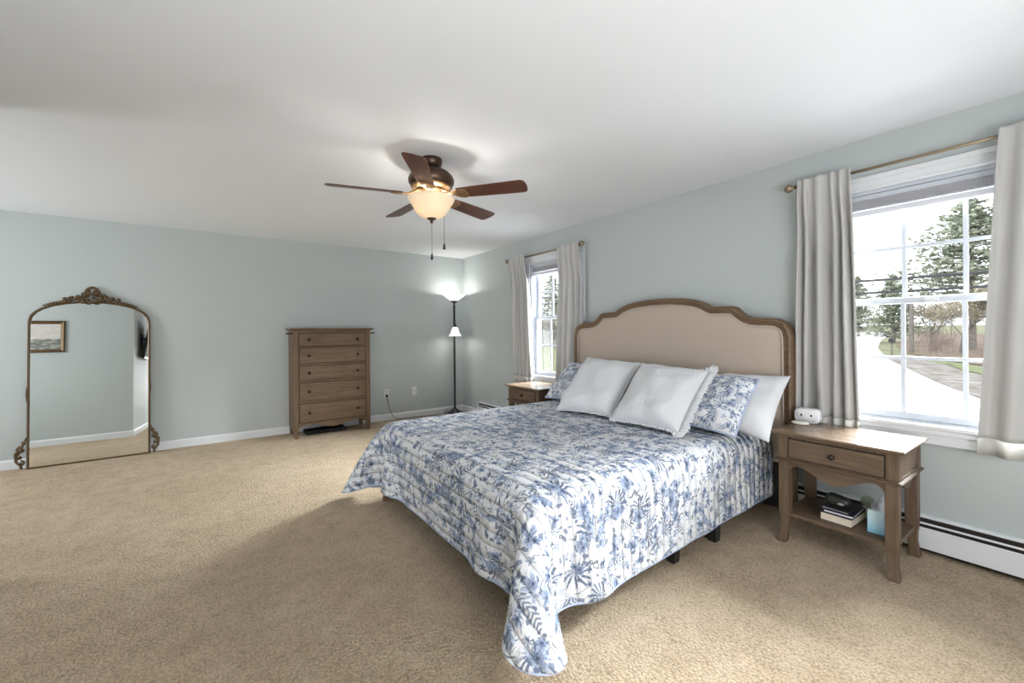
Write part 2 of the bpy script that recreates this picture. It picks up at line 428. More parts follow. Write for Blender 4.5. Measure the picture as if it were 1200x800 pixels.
# ------------------------------------------------------------------ bed
BC = 2.25
def head_profile():
    half = [(0, 1.537), (.12, 1.535), (.24, 1.524), (.34, 1.505), (.415, 1.478), (.455, 1.455), (.475, 1.444), (.52, 1.442), (.60, 1.441), (.645, 1.438), (.668, 1.425), (.70, 1.392), (.735, 1.366),
            (.78, 1.352), (.83, 1.347), (.90, 1.344), (.95, 1.336), (.995, 1.312), (1.025, 1.272), (1.04, 1.215), (1.042, 1.15)]
    return half
def offset_poly(pts, d):
    out = []; n = len(pts)
    for i, (x, y) in enumerate(pts):
        a = pts[max(i-1, 0)]; b = pts[min(i+1, n-1)]
        tx, ty = b[0]-a[0], b[1]-a[1]; l = math.hypot(tx, ty) or 1
        out.append((x+ty/l*d, y-tx/l*d))
    return out
bed = thing('bed', 'king bed with scalloped wood-framed beige upholstered headboard between the two windows', 'bed', (0, BC, 0))
hp = head_profile(); outer = [(-a, z) for a, z in hp[::-1]] + hp[1:]
outer = [(-1.042, .0), (-1.042, .6)] + outer + [(1.042, .6), (1.042, .0)]
inner = offset_poly(outer, .052)
inner[0] = (-.990, .0); inner[-1] = (.990, .0)
b = MB()
def ringpt(o, i, k): return (o[0]+(i[0]-o[0])*k, o[1]+(i[1]-o[1])*k)
secs = [(0, .058), (0, -.004), (.12, -.020), (.35, -.026), (.62, -.018), (.80, -.012), (1, -.010), (1, .058)]
P = [[(3.175+dx, *ringpt(o, i, k)) for k, dx in secs] for o, i in zip(outer, inner)]
b.grid(P); b.obj('headboard_frame', M_HB, bed, smooth=False, bevel=0)
# upholstered panel, softly padded
b = MB(); inn2 = offset_poly(outer, .050)
n = len(inn2)//2
rows = []
for k in range(25):
    u = k/24
    r = []
    for i in range(n+1):
        L_, R_ = inn2[i], inn2[-1-i]
        y = L_[0]+(R_[0]-L_[0])*u; z = L_[1]+(R_[1]-L_[1])*u
        if L_[1] < .45: z = .35
        r.append((y, z))
    rows.append(r)
PP = []
for r in rows:
    q = []
    for y, z in r:
        top = np.interp(abs(y), [a for a, _ in hp], [c for _, c in hp])-.05
        e = max(0, min(1, min((top-z)/.07, (.992-abs(y))/.07))); q.append((3.180-.020*math.sqrt(max(0, e*(2-e))), y, z))
    PP.append(q)
b.grid(PP); b.obj('upholstered_panel', M_UPH, bed, smooth=True)
pip = offset_poly(outer, .060)[2:-2]
MB().tube([(3.163, y, z) for y, z in [(-.982, .5)]+pip+[(.982, .5)]], .006, 6).obj('piping', M_UPH_PIPE, bed, smooth=True)
for s in (-1, 1):
    MB().box(1.08, 3.175, s*.885-.014, s*.885+.014, .19, .31).obj('side_rail', M_HB, bed, bevel=.004)
MB().box(1.06, 1.085, -.90, .90, .17, .31).obj('foot_rail', M_HB, bed, bevel=.004)
for s in (-1, 1):
    b = MB(); rings = []
    for z, h_, ox in ((.0, .019, -.035), (.03, .020, -.028), (.08, .024, -.008), (.13, .030, .006), (.17, .034, .010), (.20, .034, .010)):
        rings.append([(1.095+ox+h_*a, s*.895+h_*c, z) for a, c in ((-1, -1), (1, -1), (1, 1), (-1, 1))])
    b.loft(rings); b.obj('leg', M_HB, bed, bevel=.004)
for (x, y) in ((2.05, -.875), (2.45, -.885), (2.05, .875), (2.45, .885)):
    MB().loft([[(x+h_*a, y+h_*c, z) for a, c in ((-1, -1), (1, -1), (1, 1), (-1, 1))] for z, h_ in ((0, .024), (.02, .026), (.19, .030))]).obj('leg', M_BLACK, bed, bevel=.003)['label'] = 'black support leg'
MB().box(1.10, 3.14, -.90, .90, .275, .31).obj('slat_deck', M_BLACK, bed)
MB().box(3.186, 3.200, -.985, .985, .03, .62).obj('under_bed_shade_panel', plain('dark_under_bed_shade', (.03, .027, .025), .9, .1), bed)  # dark sheet added to paint the shade under the bed
# mattress
mt = MB().box(1.09, 3.135, BC-.895, BC+.895, .311, .575).obj('mattress', M_SHEETW, bevel=.05)
tag(mt, 'white king mattress under the blue floral quilt on the bed', 'mattress')

QA, QY = .05, .09
def quilt_sim(steps=460):
    # cloth laid flat over the bed, then settled under gravity onto mattress and carpet
    sp=0.042; L=2.45; W=2.74
    ns=int(L/sp)+1; nt=int(W/sp)+1
    S,Tt=np.meshgrid(np.linspace(0,L,ns),np.linspace(-W/2,W/2,nt),indexing='ij')
    # rounded outer corners at the foot
    rcs={1:.18,-1:.29}
    for sg in (1,-1):
        rc=rcs[sg]; cs=L-rc; ct=sg*(W/2-rc)
        ds=np.maximum(S-cs,0); dt=np.maximum((Tt-ct)*sg,0)
        m=(ds>0)&(dt>0); r=np.hypot(ds,dt)
        mx=np.maximum(ds,dt); k=np.where(m,mx/np.maximum(r,1e-9),1)
        S=np.where(m,cs+ds*k,S); Tt=np.where(m,ct+sg*dt*k,Tt)
    a=QA
    X0=3.08; Y0=2.25+QY
    x=X0-S*np.cos(a)+Tt*.0; y=Y0+Tt+ (-S*np.sin(a))
    rng=np.random.RandomState(4)
    p=np.stack([x,y,np.full_like(x,.604)+rng.rand(*x.shape)*.012],-1)
    rest=np.stack([S,Tt],-1)
    v=np.zeros_like(p)
    def cons(di,dj,k):
        out=[]
        i0,i1=(0,ns-di); j0,j1=(max(0,-dj),nt-max(0,dj))
        for par in (0,1):
            I,J=np.meshgrid(np.arange(i0,i1),np.arange(j0,j1),indexing='ij')
            if di>0: sel=((I//di)%2==par)
            else: sel=((J//abs(dj))%2==par)
            I,J=I[sel],J[sel]
            A=I*nt+J; B=(I+di)*nt+J+dj
            d=np.linalg.norm(rest.reshape(-1,2)[A]-rest.reshape(-1,2)[B],axis=1)
            out.append((A,B,d,k))
        return out
    C=cons(1,0,1.)+cons(0,1,1.)+cons(1,1,.2)+cons(1,-1,.2)
    Bd=cons(2,0,.03)+cons(0,2,.03)+cons(4,0,.012)+cons(0,4,.012)
    lo=np.array([1.02,1.315,.02]); hi=np.array([3.3,3.185,.592]); r=.085
    c=(lo+hi)/2; hx=(hi-lo)/2-r
    dt=1/60.
    CM=(((rest[...,0]>2.1)&(rest[...,1]<-.85))[...,None]*np.array([.81,-.58])*.1).reshape(-1,2)
    P=p.reshape(-1,3); V=v.reshape(-1,3)
    def collide(Q):
        q=Q-c; cl=np.clip(q,-hx,hx); d=q-cl; n=np.linalg.norm(d,axis=1)
        ins=n<1e-9
        m=(n<r)&~ins
        Q[m]=(c+cl[m]+d[m]/n[m,None]*r)
        if ins.any(): Q[ins,2]=hi[2]
        f=Q[:,2]<.014; Q[f,2]=.014
        return m|f|ins
    for it in range(steps):
        V[:,2]-=9.8*dt*.10; V[:,:2]+=CM*dt; V*=.975
        old=P.copy(); Q=P+V*dt
        for k in range(10):
            for A,B,d,kk in C+ (Bd if k%3==0 else []):
                e=Q[B]-Q[A]; l=np.linalg.norm(e,axis=1); 
                g=(e*(.5*kk*(l-d)/np.maximum(l,1e-9))[:,None])
                Q[A]+=g; Q[B]-=g
            hit=collide(Q)
        fr=hit
        top=fr&(old[:,2]>.55); Q[fr,:2]=old[fr,:2]+(Q[fr,:2]-old[fr,:2])*.35; Q[top,:2]=old[top,:2]+(Q[top,:2]-old[top,:2])*.06
        V=(Q-P)/dt; P=Q
    return P.reshape(ns,nt,3),rest,(ns,nt)

Pq, restq, (ns, nt) = quilt_sim()
# let the near side hang a little lower towards the pillows
_k = np.clip((1.95-restq[..., 0])/.35, 0, 1); _h = np.clip((.56-Pq[..., 2])/.40, 0, 1)*(restq[..., 1] < -.9)
Pq[..., 2] -= .038*_k*_h
b = MB(); uvq = restq+np.array([0, 1.6])
b.grid([[tuple(Pq[i, j]) for j in range(nt)] for i in range(ns)], uvq)
qo = b.obj('quilt', [M_TOILE, M_BLUEBACK], smooth=True, recalc=False)
# make the patterned side face up
if qo.data.polygons[len(qo.data.polygons)//3].normal.z < 0: qo.data.flip_normals()
md = qo.modifiers.new('subd', 'SUBSURF'); md.levels = 2; md.render_levels = 2
md = qo.modifiers.new('solid', 'SOLIDIFY'); md.thickness = .008; md.offset = 0; md.material_offset = 1; md.material_offset_rim = 1
tag(qo, 'white quilt with blue floral and bird print, spread over the bed down to the carpet', 'quilt')
edge = [tuple(Pq[i, 0]) for i in range(ns)] + [tuple(Pq[-1, j]) for j in range(1, nt)] + [tuple(Pq[i, -1]) for i in range(ns-2, -1, -1)]
ed = [Vector(p) for p in edge]; ed = [(ed[max(i-1, 0)]+ed[i]*2+ed[min(i+1, len(ed)-1)])/4 for i in range(len(ed))]
bd = MB().tube(ed, .0065, 6).obj('hem_binding', M_BLUEBACK, qo, smooth=True, subd=1); bd['label'] = 'pale blue bound edge'

# ------------------------------------------------------------------ pillows
def pillow(name, label, mat, TL, TR, BR, BL, th, nrm, group=None, piping=None, frill=None, pinch=.05, seed=1, sag=.0, kind='pillow'):
    """corners in space, thickness along nrm"""
    TL, TR, BR, BL = map(Vector, (TL, TR, BR, BL)); N = Vector(nrm).normalized(); r = random.Random(seed)
    c0 = (TL+TR+BR+BL)/4; n = 22; ph = [r.uniform(0, 6) for _ in range(8)]
    def pos(u, v, side):
        pu = u*(1-pinch*(1-v*v)*abs(u)**3); pv = v*(1-pinch*(1-u*u)*abs(v)**3)
        a, c = (pu+1)/2, (pv+1)/2
        p = (BL*(1-a)+BR*a)*(1-c)+(TL*(1-a)+TR*a)*c
        e = max(0, (1-u**4))**.62*max(0, (1-v**4))**.62
        w = 1+.10*math.sin(3*u+ph[0]+2*v)+.07*math.sin(5*v+ph[1])+.05*math.sin(7*u-3*v+ph[2])
        wr = .006*math.sin(9*u+4*v+ph[3])*e+.004*math.sin(14*v-6*u+ph[4])*e
        return p-c0+N*(side*(th*.5*e*w)+wr-sag*(1-u*u)*(v*.5+.5)) 
    o = None; b = MB()
    us = [math.sin(PI/2*(2*k/n-1)) for k in range(n+1)]
    for side in (1, -1):
        P = [[pos(u, v, side) for v in us] for u in us]
        sx = (TR-TL).length; sy = (TL-BL).length
        uvv = [[(seed*1.37+(u+1)/2*sx, seed*.73+(v+1)/2*sy) for v in us] for u in us]
        b.grid(P, uvv)
    bmesh.ops.remove_doubles(b.bm, verts=b.bm.verts, dist=.0005)
    o = b.obj(name, mat, None, smooth=True, loc=c0, subd=1)
    tag(o, label, kind, group)
    rim = [(u, -1) for u in us]+[(1, v) for v in us[1:]]+[(u, 1) for u in us[::-1][1:]]+[(-1, v) for v in us[::-1][1:-1]]
    if piping:
        pts = [pos(u, v, 0) for u, v in rim]; MB().tube(pts+[pts[0]], .006, 6).obj('piping', piping, o, smooth=True)
    if frill:
        wid, amp, fr, fm, side_k = frill
        b = MB(); A = []; 
        # dense rim
        dens = []
        for i in range(len(rim)):
            a_, c_ = rim[i], rim[(i+1) % len(rim)]
            for k in range(10): dens.append((a_[0]+(c_[0]-a_[0])*k/10, a_[1]+(c_[1]-a_[1])*k/10))
        base = [pos(u, v, 0) for u, v in dens]; cen = Vector((0, 0, 0)); L_ = len(base); acc = 0
        for i, p in enumerate(base+[base[0]]):
            q = base[(i+1) % L_] if i < L_ else base[1]
            acc += (q-p).length
            t_ = (base[(i+1) % L_]-base[i-1]).normalized(); out = t_.cross(N); 
            if out.dot(p) < 0: out = -out
            wv = math.sin(acc*fr+ph[5])+.5*math.sin(acc*fr*1.7+ph[6])
            du = dens[i % L_][0]; kk = 1+(side_k-1)*max(0, min(1, (du-.80)/.2))**1.5
            jag = (1+.12*math.sin(acc*fr*2.3+ph[7])+.08*math.sin(acc*fr*.31+ph[1]))*kk
            A.append([p-out*.004, p+out*wid*.5*jag+N*amp*wv*.5, p+out*wid*jag+N*amp*wv])
        b.grid(A); b.obj('frayed_ruffle', fm, o, smooth=True, solid=.002)
    return o
NP = (-.60, -.08, .80)
pillow('bed_pillow', 'plain white sleeping pillow at the near end of the headboard, beside the nightstand', M_SHEETW,
       (3.115, 1.68, .93), (3.09, 1.19, .958), (2.655, 1.14, .600), (2.71, 1.66, .65), .17, (-.72, 0, .68), pinch=.09, seed=3, piping=None)
pillow('pillow_sham', 'blue floral pillow with piped edge leaning on the plain white pillow near the nightstand', M_TOILE_P,
       (3.00, 1.83, .945), (2.93, 1.315, .935), (2.535, 1.275, .628), (2.575, 1.79, .635), .17, (-.70, 0, .70), 'blue floral pillows on the bed', piping=M_BLUEBACK, pinch=.05, seed=5)
pillow('pillow_sham', 'blue floral pillow peeking out at the far end of the bed by the window curtain', M_TOILE_P,
       (3.06, 3.235, .935), (3.06, 2.62, .935), (2.66, 2.58, .635), (2.62, 3.13, .625), .17, (-.72, 0, .68), 'blue floral pillows on the bed', piping=M_BLUEBACK, pinch=.05, seed=8)
pillow('euro_pillow', 'square white pillow with a frayed edge, the far one of two leaning in the middle', M_PILW,
       (2.87, 2.81, 1.005), (2.86, 2.215, .990), (2.42, 2.13, .628), (2.33, 2.63, .618), .20, (-.66, .06, .75), 'square white pillows on the bed', frill=(.014, .004, 260, M_PILW, 1.0), pinch=.055, seed=2)
pillow('euro_pillow', 'square white pillow with a gathered side ruffle, overlapping the near blue floral pillow', M_PILW,
       (2.85, 2.175, .985), (2.83, 1.60, .975), (2.38, 1.55, .625), (2.34, 2.06, .628), .22, (-.64, -.04, .77), 'square white pillows on the bed', frill=(.016, .006, 230, M_PILW, 3.6), pinch=.05, seed=4)

# ------------------------------------------------------------------ nightstands
def leg_mesh(sx, sy, cx, cy):
    secs = [(.0, .023, .022), (.012, .024, .020), (.05, .021, .010), (.09, .0205, .001), (.13, .023, -.003), (.17, .0265, -.001), (.20, .0275, 0), (.485, .0275, 0)]
    b = MB(); b.loft([[(cx+sx*o+h_*a, cy+sy*o*.45+h_*c, z) for a, c in ((-1, -1), (1, -1), (1, 1), (-1, 1))] for z, h_, o in secs]); return b
def apron_outline(w, top, drop):
    """scalloped lower edge: ogee from each leg to a deep middle"""
    pts = [(-w, top), (w, top)]
    for k in range(0, 41):
        u = 1-2*k/40; a = abs(u)
        if a > .86: d = .92-(a-.86)/.14*.0
        z = top-drop*(.50+.50*math.cos(min(1, a/.80)*PI)) - .022 - (.030*max(0, (a-.86)/.14)**1.5 if a > .86 else 0)
        pts.append((u*w, z))
    return pts
def nightstand(loc, label):
    t = thing('nightstand', label, 'nightstand', loc, 0, 'oak nightstands')
    D, Wd = .425, .545      # carcass depth (x) and width (y); x grows towards the wall
    x0, x1, y = 0, D, Wd/2
    b = MB()
    b.box(x0+.004, x1, -y, -y+.05, .495, .632); b.box(x0+.004, x1, y-.05, y, .495, .632)
    b.box(x0+.004, x0+.03, -y+.05, y-.05, .622, .632); b.box(x0+.004, x0+.03, -y+.05, y-.05, .495, .502); b.box(x1-.02, x1, -y+.05, y-.05, .495, .632); b.box(x0+.03, x1-.02, -y+.05, y-.05, .495, .50)
    b.obj('carcass', M_NS_V, t, bevel=.002)
    # framed side panels
    for s in (-1, 1):
        q = MB()
        e = s*(y+.004); i = s*(y-.001); ya, yb = sorted((i, e))
        q.box(x0+.004, x0+.055, ya, yb, .495, .632); q.box(x1-.05, x1, ya, yb, .495, .632); q.box(x0+.055, x1-.05, ya, yb, .615, .632); q.box(x0+.055, x1-.05, ya, yb, .495, .510)
        q.obj('side_panel', M_NS_V, t, bevel=.002)
    # top with a stepped, bevelled edge
    ov = .032
    b = MB(); T0 = .632
    rings = []
    for o, z in ((.004, 0), (.010, .004), (.012, .010), (.026, .013), (ov, .018), (ov, .023), (ov-.005, .027), (ov-.030, .0285)):
        rings.append([(x0-o, -y-o, T0+z), (x1+min(o, .012), -y-o, T0+z), (x1+min(o, .012), y+o, T0+z), (x0-o, y+o, T0+z)])
    b.loft(rings); b.obj('top', M_NS_TOP, t)
    b = MB(); rings = []
    for o, z in ((.002, .480), (.014, .484), (.018, .489), (.014, .494), (.002, .497)):
        rings.append([(x0-o, -y-o, z), (x1, -y-o, z), (x1, y+o, z), (x0-o, y+o, z)])
    b.loft(rings); b.obj('waist_moulding', M_NS_H, t)
    # drawer
    MB().box(x0+.006, x0+.009, -y+.05, y-.05, .502, .622).obj('drawer_gap', M_GAP, t)
    d = MB().box(x0-.002, x0+.02, -y+.056, y-.056, .507, .616).obj('drawer', M_NS_H, t, bevel=.003)
    MB().lathe([(.0, -.03), (.011, -.028), (.0155, -.022), (.0155, -.017), (.009, -.012), (.006, -.006), (.009, 0)], (0, 0, 0), 16).obj('knob', M_IRON, d, smooth=True)
    k = d.children[0]; k.rotation_euler = (0, PI/2, 0); k.location = (x0-.002, 0, .561)
    # legs, aprons, shelf
    for lx, sx in ((x0+.0275, -1), (x1-.0275, .35)):
        for ly, sy in ((-y+.0275, -1), (y-.0275, 1)):
            leg_mesh(sx, sy, lx, ly).obj('leg', M_NS_V, t, bevel=.004)
    MB().prism(apron_outline(y-.054, .482, .062), lambda u, v, w: (w, u, v), x0+.006, x0+.026).obj('front_apron', M_NS_H, t, bevel=.002)
    for s in (-1, 1):
        MB().prism(apron_outline(D/2-.054, .482, .040), lambda u, v, w: (D/2+u, w, v), s*y-(.026 if s > 0 else -.006), s*y-(.006 if s > 0 else -.026)).obj('side_apron', M_NS_V, t, bevel=.002)
    MB().box(x0+.012, x1-.012, -y+.012, y-.012, .155, .176).obj('shelf', M_NS_H, t, bevel=.003)
    return t
nightstand((2.775, .868, 0), 'oak nightstand holding a white clock and shelved books, in front of the near window')
nightstand((2.775, 3.70, 0), 'oak nightstand half hidden by the bed, below the window next to the floor lamp')

# things on and in the near nightstand
ZT = .6605
t = thing('alarm_clock', 'small white rounded alarm clock with two dark dots, on the near nightstand against the curtain', 'clock', (3.135, 1.11, ZT), .06)
def rbox(sx, sy, sz, r, n=6, z0=0):
    """rounded box rings: rounded in the y-z plane, crowned in x"""
    rings = []
    for k in range(-6, 7):
        a = k/6; f = (1-abs(a)**4)**.5 if abs(a) < 1 else .0
        sc_ = .90+.10*f
        ring = []
        for cx, cy, a0 in ((1, 1, 0), (-1, 1, PI/2), (-1, -1, PI), (1, -1, 1.5*PI)):
            for j in range(n+1):
                g = a0+PI/2*j/n; ring.append((a*sx/2, (cx*(sy/2-r)+r*math.cos(g))*sc_, z0+sz/2+((cy*(sz/2-r))+r*math.sin(g))*sc_))
        rings.append(ring)
    return rings
MB().loft(rbox(.075, .138, .092, .03, z0=-.002)).obj('shell', plain('white_plastic', (.82, .82, .84), .35, .4), t, smooth=True, loc=(0, 0, .002))
for s in (-1, 1): MB().ball((-.0385, s*.027, .052), .006, .4, 1, 1.2).obj('dial', M_BLACK, t)
gp = plain('grey_print', (.30, .32, .30), .6)
for i, (dy, dz) in enumerate(((-.048, .022), (-.040, .022), (-.032, .022), (-.044, .016), (-.036, .016), (.050, .060), (.050, .052), (-.012, .062))): MB().ball((-.0385, dy, dz), .0028, .4, u=8, v=6).obj('button', gp, t)
t = tag(MB().lathe([(0, 0), (.040, 0), (.048, .004), (.050, .009), (.047, .014), (.036, .0165), (0, .0175)], (0, 0, 0), 28).obj('oval_remote', plain('cream_plastic', (.80, .75, .64), .45, .4), smooth=True, loc=(3.045, 1.122, ZT)),
        'thin cream oval remote lying in front of the white alarm clock on the near nightstand', 'remote'); t.scale = (.72, 1.0, 1)
ZS = .1765
def book(name_label, x, y, z, L_, Wd_, T, rz, cover, pages=(.70, .62, .50), group='books on the nightstand shelf'):
    o = thing('book', name_label, 'book', (x, y, z), rz, group)
    MB().box(-Wd_/2+.004, Wd_/2-.003, -L_/2+.004, L_/2-.004, .003, T-.003).obj('pages', plain('book_pages', pages, .9, .1, 0, .3, 400), o)
    b = MB(); b.box(-Wd_/2, Wd_/2, -L_/2, L_/2, 0, .003); b.box(-Wd_/2, Wd_/2, -L_/2, L_/2, T-.003, T); b.box(Wd_/2-.003, Wd_/2, -L_/2, L_/2, .003, T-.003)
    b.obj('cover', cover, o); return o
navy = plain('navy_cover', (.018, .022, .045), .45, .4); charc = plain('charcoal_cover', (.025, .025, .028), .5, .4); crm = plain('tan_cover', (.42, .33, .24), .6, .3)
book('thick cream-paged book at the bottom of the stack on the nightstand shelf', 2.945, .872, ZS, .150, .225, .046, -.03, charc)
book('slim dark book with white page edge in the middle of the nightstand shelf stack', 2.945, .868, ZS+.046, .138, .210, .016, .02, navy, (.75, .74, .76))
book('thinnest black book, topmost under the dark pouch on the nightstand shelf', 2.95, .880, ZS+.062, .125, .195, .010, -.05, charc, (.72, .72, .74))
pouch = MB()
rings = []
for k in range(-8, 9):
    a = k/8; f = max(.02, (1-abs(a)**3.2))**.5
    rings.append([(.030*f*math.cos(g), a*.062, .036+.036*f*math.sin(g)*(1+.12*math.sin(3*a))) for g in [2*PI*i/16 for i in range(16)]])
pouch.loft(rings); po = pouch.obj('glasses_case', plain('dark_green_black_leather', (.018, .021, .018), .4, .5), None, smooth=True, loc=(2.90, .885, ZS+.0725))
po.rotation_euler = (0, .22, .05); tag(po, 'dark rounded glasses case standing on the book stack in the nightstand', 'glasses case')
MB().ball((-.026, -.02, .022), .010, .6, 1.6, .8).obj('clasp', plain('grey_shine', (.30, .31, .30), .3, .5), po)
card_m = NT('pale_blue_card', .6, .3); co = card_m.coord(); _, _, zz = card_m.sep(co)
card_m.color(card_m.ramp(zz*8.3, [(.0, (.20, .50, .66)), (.25, (.36, .64, .78)), (.5, (.50, .72, .82)), (1, (.66, .80, .86))]))
o = MB().box(-.008, .008, -.052, .052, 0, .118).obj('greeting_box', card_m.m, bevel=.002, loc=(2.87, .69, ZS)); o.rotation_euler = (0, .06, .05)
tag(o, 'pale blue upright gift box on the nightstand shelf beside the front leg', 'box')
o = thing('hand_mirror', 'small round sage green hand mirror standing behind the books on the nightstand shelf', 'hand mirror', (3.03, .782, ZS))
gm = plain('sage_plastic', (.30, .33, .25), .5, .4)
MB().lathe([(0, -.006), (.030, -.006), (.034, 0), (.030, .006), (0, .006)], (0, 0, 0), 24).obj('disc', gm, o, smooth=True, loc=(0, 0, .105)).rotation_euler = (0, PI/2, 0)
MB().lathe([(.012, 0), (.012, .06), (.009, .075)], (0, 0, 0), 14, True).obj('handle', gm, o, smooth=True)
clear = NT('clear_plastic', .12, .5); clear.color((.80, .83, .86)); clear.b.inputs['Alpha'].default_value = .42
o = thing('clear_bag', 'crumpled clear plastic bag behind the pale blue box on the nightstand shelf', 'bag', (2.985, .70, ZS))
bm_ = MB(); bm_.ball((0, 0, .075), .055, .8, .95, 1.35, 16, 12)
for v in bm_.bm.verts: v.co *= 1+.12*math.sin(v.co.x*130+v.co.z*90)+.08*math.sin(v.co.y*170)
for v in bm_.bm.verts: v.co.z = max(v.co.z, .001)
bm_.obj('film', clear.m, o, smooth=True)
MB().ball((-.02, .02, .03), .018, 1, 1, .9).obj('contents', M_BLACK, o, smooth=True)

# ------------------------------------------------------------------ dresser
def dresser():
    X0, X1, YF_, YB_ = .795, 1.692, 5.577, 5.955
    cx = (X0+X1)/2; w = (X1-X0)/2; D = YB_-YF_
    t = thing('dresser', 'tall oak chest of five drawers against the far wall', 'dresser', (cx, YF_, 0))
    b = MB()
    b.box(-w, -w+.02, .01, D, .10, 1.29); b.box(w-.02, w, .01, D, .10, 1.29); b.box(-w+.02, w-.02, D-.012, D, .10, 1.29)
    b.box(-w+.02, w-.02, .03, D-.012, 1.27, 1.29); b.box(-w+.02, w-.02, .03, D-.012, .17, .185)
    b.obj('carcass', M_OAK_V, t, bevel=.002)
    # corner posts running down into the legs
    for s in (-1, 1):
        for yy in (.028, D-.028):
            xx = s*(w-.026)
            MB().loft([[(xx+h_*a, yy+h_*c, z) for a, c in ((-1, -1), (1, -1), (1, 1), (-1, 1))] for z, h_ in ((0, .019), (.03, .020), (.13, .028), (1.29, .028))]).obj('leg', M_OAK_V, t, bevel=.003)
    b = MB(); rings = []
    for o, z in ((.004, 1.286), (.012, 1.290), (.014, 1.297), (.030, 1.303), (.038, 1.308), (.038, 1.318), (.034, 1.322)):
        rings.append([(-w-o, -o, z), (w+o, -o, z), (w+o, D+.004, z), (-w-o, D+.004, z)])
    b.loft(rings); b.obj('top', M_OAK_X, t)
    lv = [(1.110, 1.258), (.900, 1.084), (.697, .866), (.449, .661), (.190, .412)]
    iw = w-.054
    b = MB(); b.box(-iw, iw, .014, .03, .17, 1.285)
    b.obj('face_backing', M_GAP, t)
    b = MB(); edges = [1.288]+[z for p in lv for z in (p[1]+.007, p[0]-.007)]+[.172]
    for zt, zb in zip(edges[0::2], edges[1::2]): b.box(-iw, iw, .002, .02, zb, zt)
    b.obj('face_frame', M_OAK_X, t, bevel=.0015)
    for z0, z1 in lv:
        d = MB().box(-iw+.006, iw-.006, -.006, .016, z0, z1).obj('drawer', M_OAK_X, t, bevel=.003)
        for s in (-1, 1):
            k = MB().lathe([(0, .034), (.012, .032), (.0175, .025), (.0175, .019), (.009, .013), (.0065, .006), (.010, 0)], (0, 0, 0), 16).obj('knob', M_IRON, d, smooth=True)
            k.rotation_euler = (PI/2, 0, 0); k.location = (s*.284, -.006, (z0+z1)/2)
    pts = [(-iw, .172), (iw, .172)]
    for k in range(41):
        u = 1-2*k/40; a = abs(u)
        pts.append((u*iw, .155-.050*(.5+.5*math.cos(min(1, a/.72)*PI))-.030*max(0, (a-.80)/.20)**1.6))
    MB().prism(pts, lambda u, v, w_: (u, w_, v), .004, .022).obj('scalloped_apron', M_OAK_X, t, bevel=.002)
    for s in (-1, 1):
        pp = [(.05, .11), (D-.05, .11), (D-.05, .06), (D-.09, .085), (.09, .085), (.05, .06)]
        MB().prism(pp, lambda u, v, w_: (w_, u, v), s*(w-.004)-.008, s*(w-.004)+.004).obj('side_apron', M_OAK_V, t)
    # thin rails that stick out under the top on both sides
    for s in (-1, 1):
        b = MB().tube([(s*w, .05, 1.258), (s*(w+.060), .05, 1.258)], .007, 8); b.ball((s*(w+.064), .05, 1.258), .011)
        b.obj('pull_out_rail', M_IRON, t, smooth=True)
    return t
dresser()
o = thing('storage_case', 'dark case pushed under the dresser on the carpet', 'case', (1.18, 5.80, 0))
MB().box(-.24, .24, -.09, .09, .004, .05).obj('shell', plain('black_cloth', (.02, .02, .022), .8, .2), o, bevel=.012)
MB().tube([(-.06, -.09, .027), (-.06, -.112, .027), (.06, -.112, .027), (.06, -.09, .027)], .006, 6).obj('handle', M_BLACK, o, smooth=True)

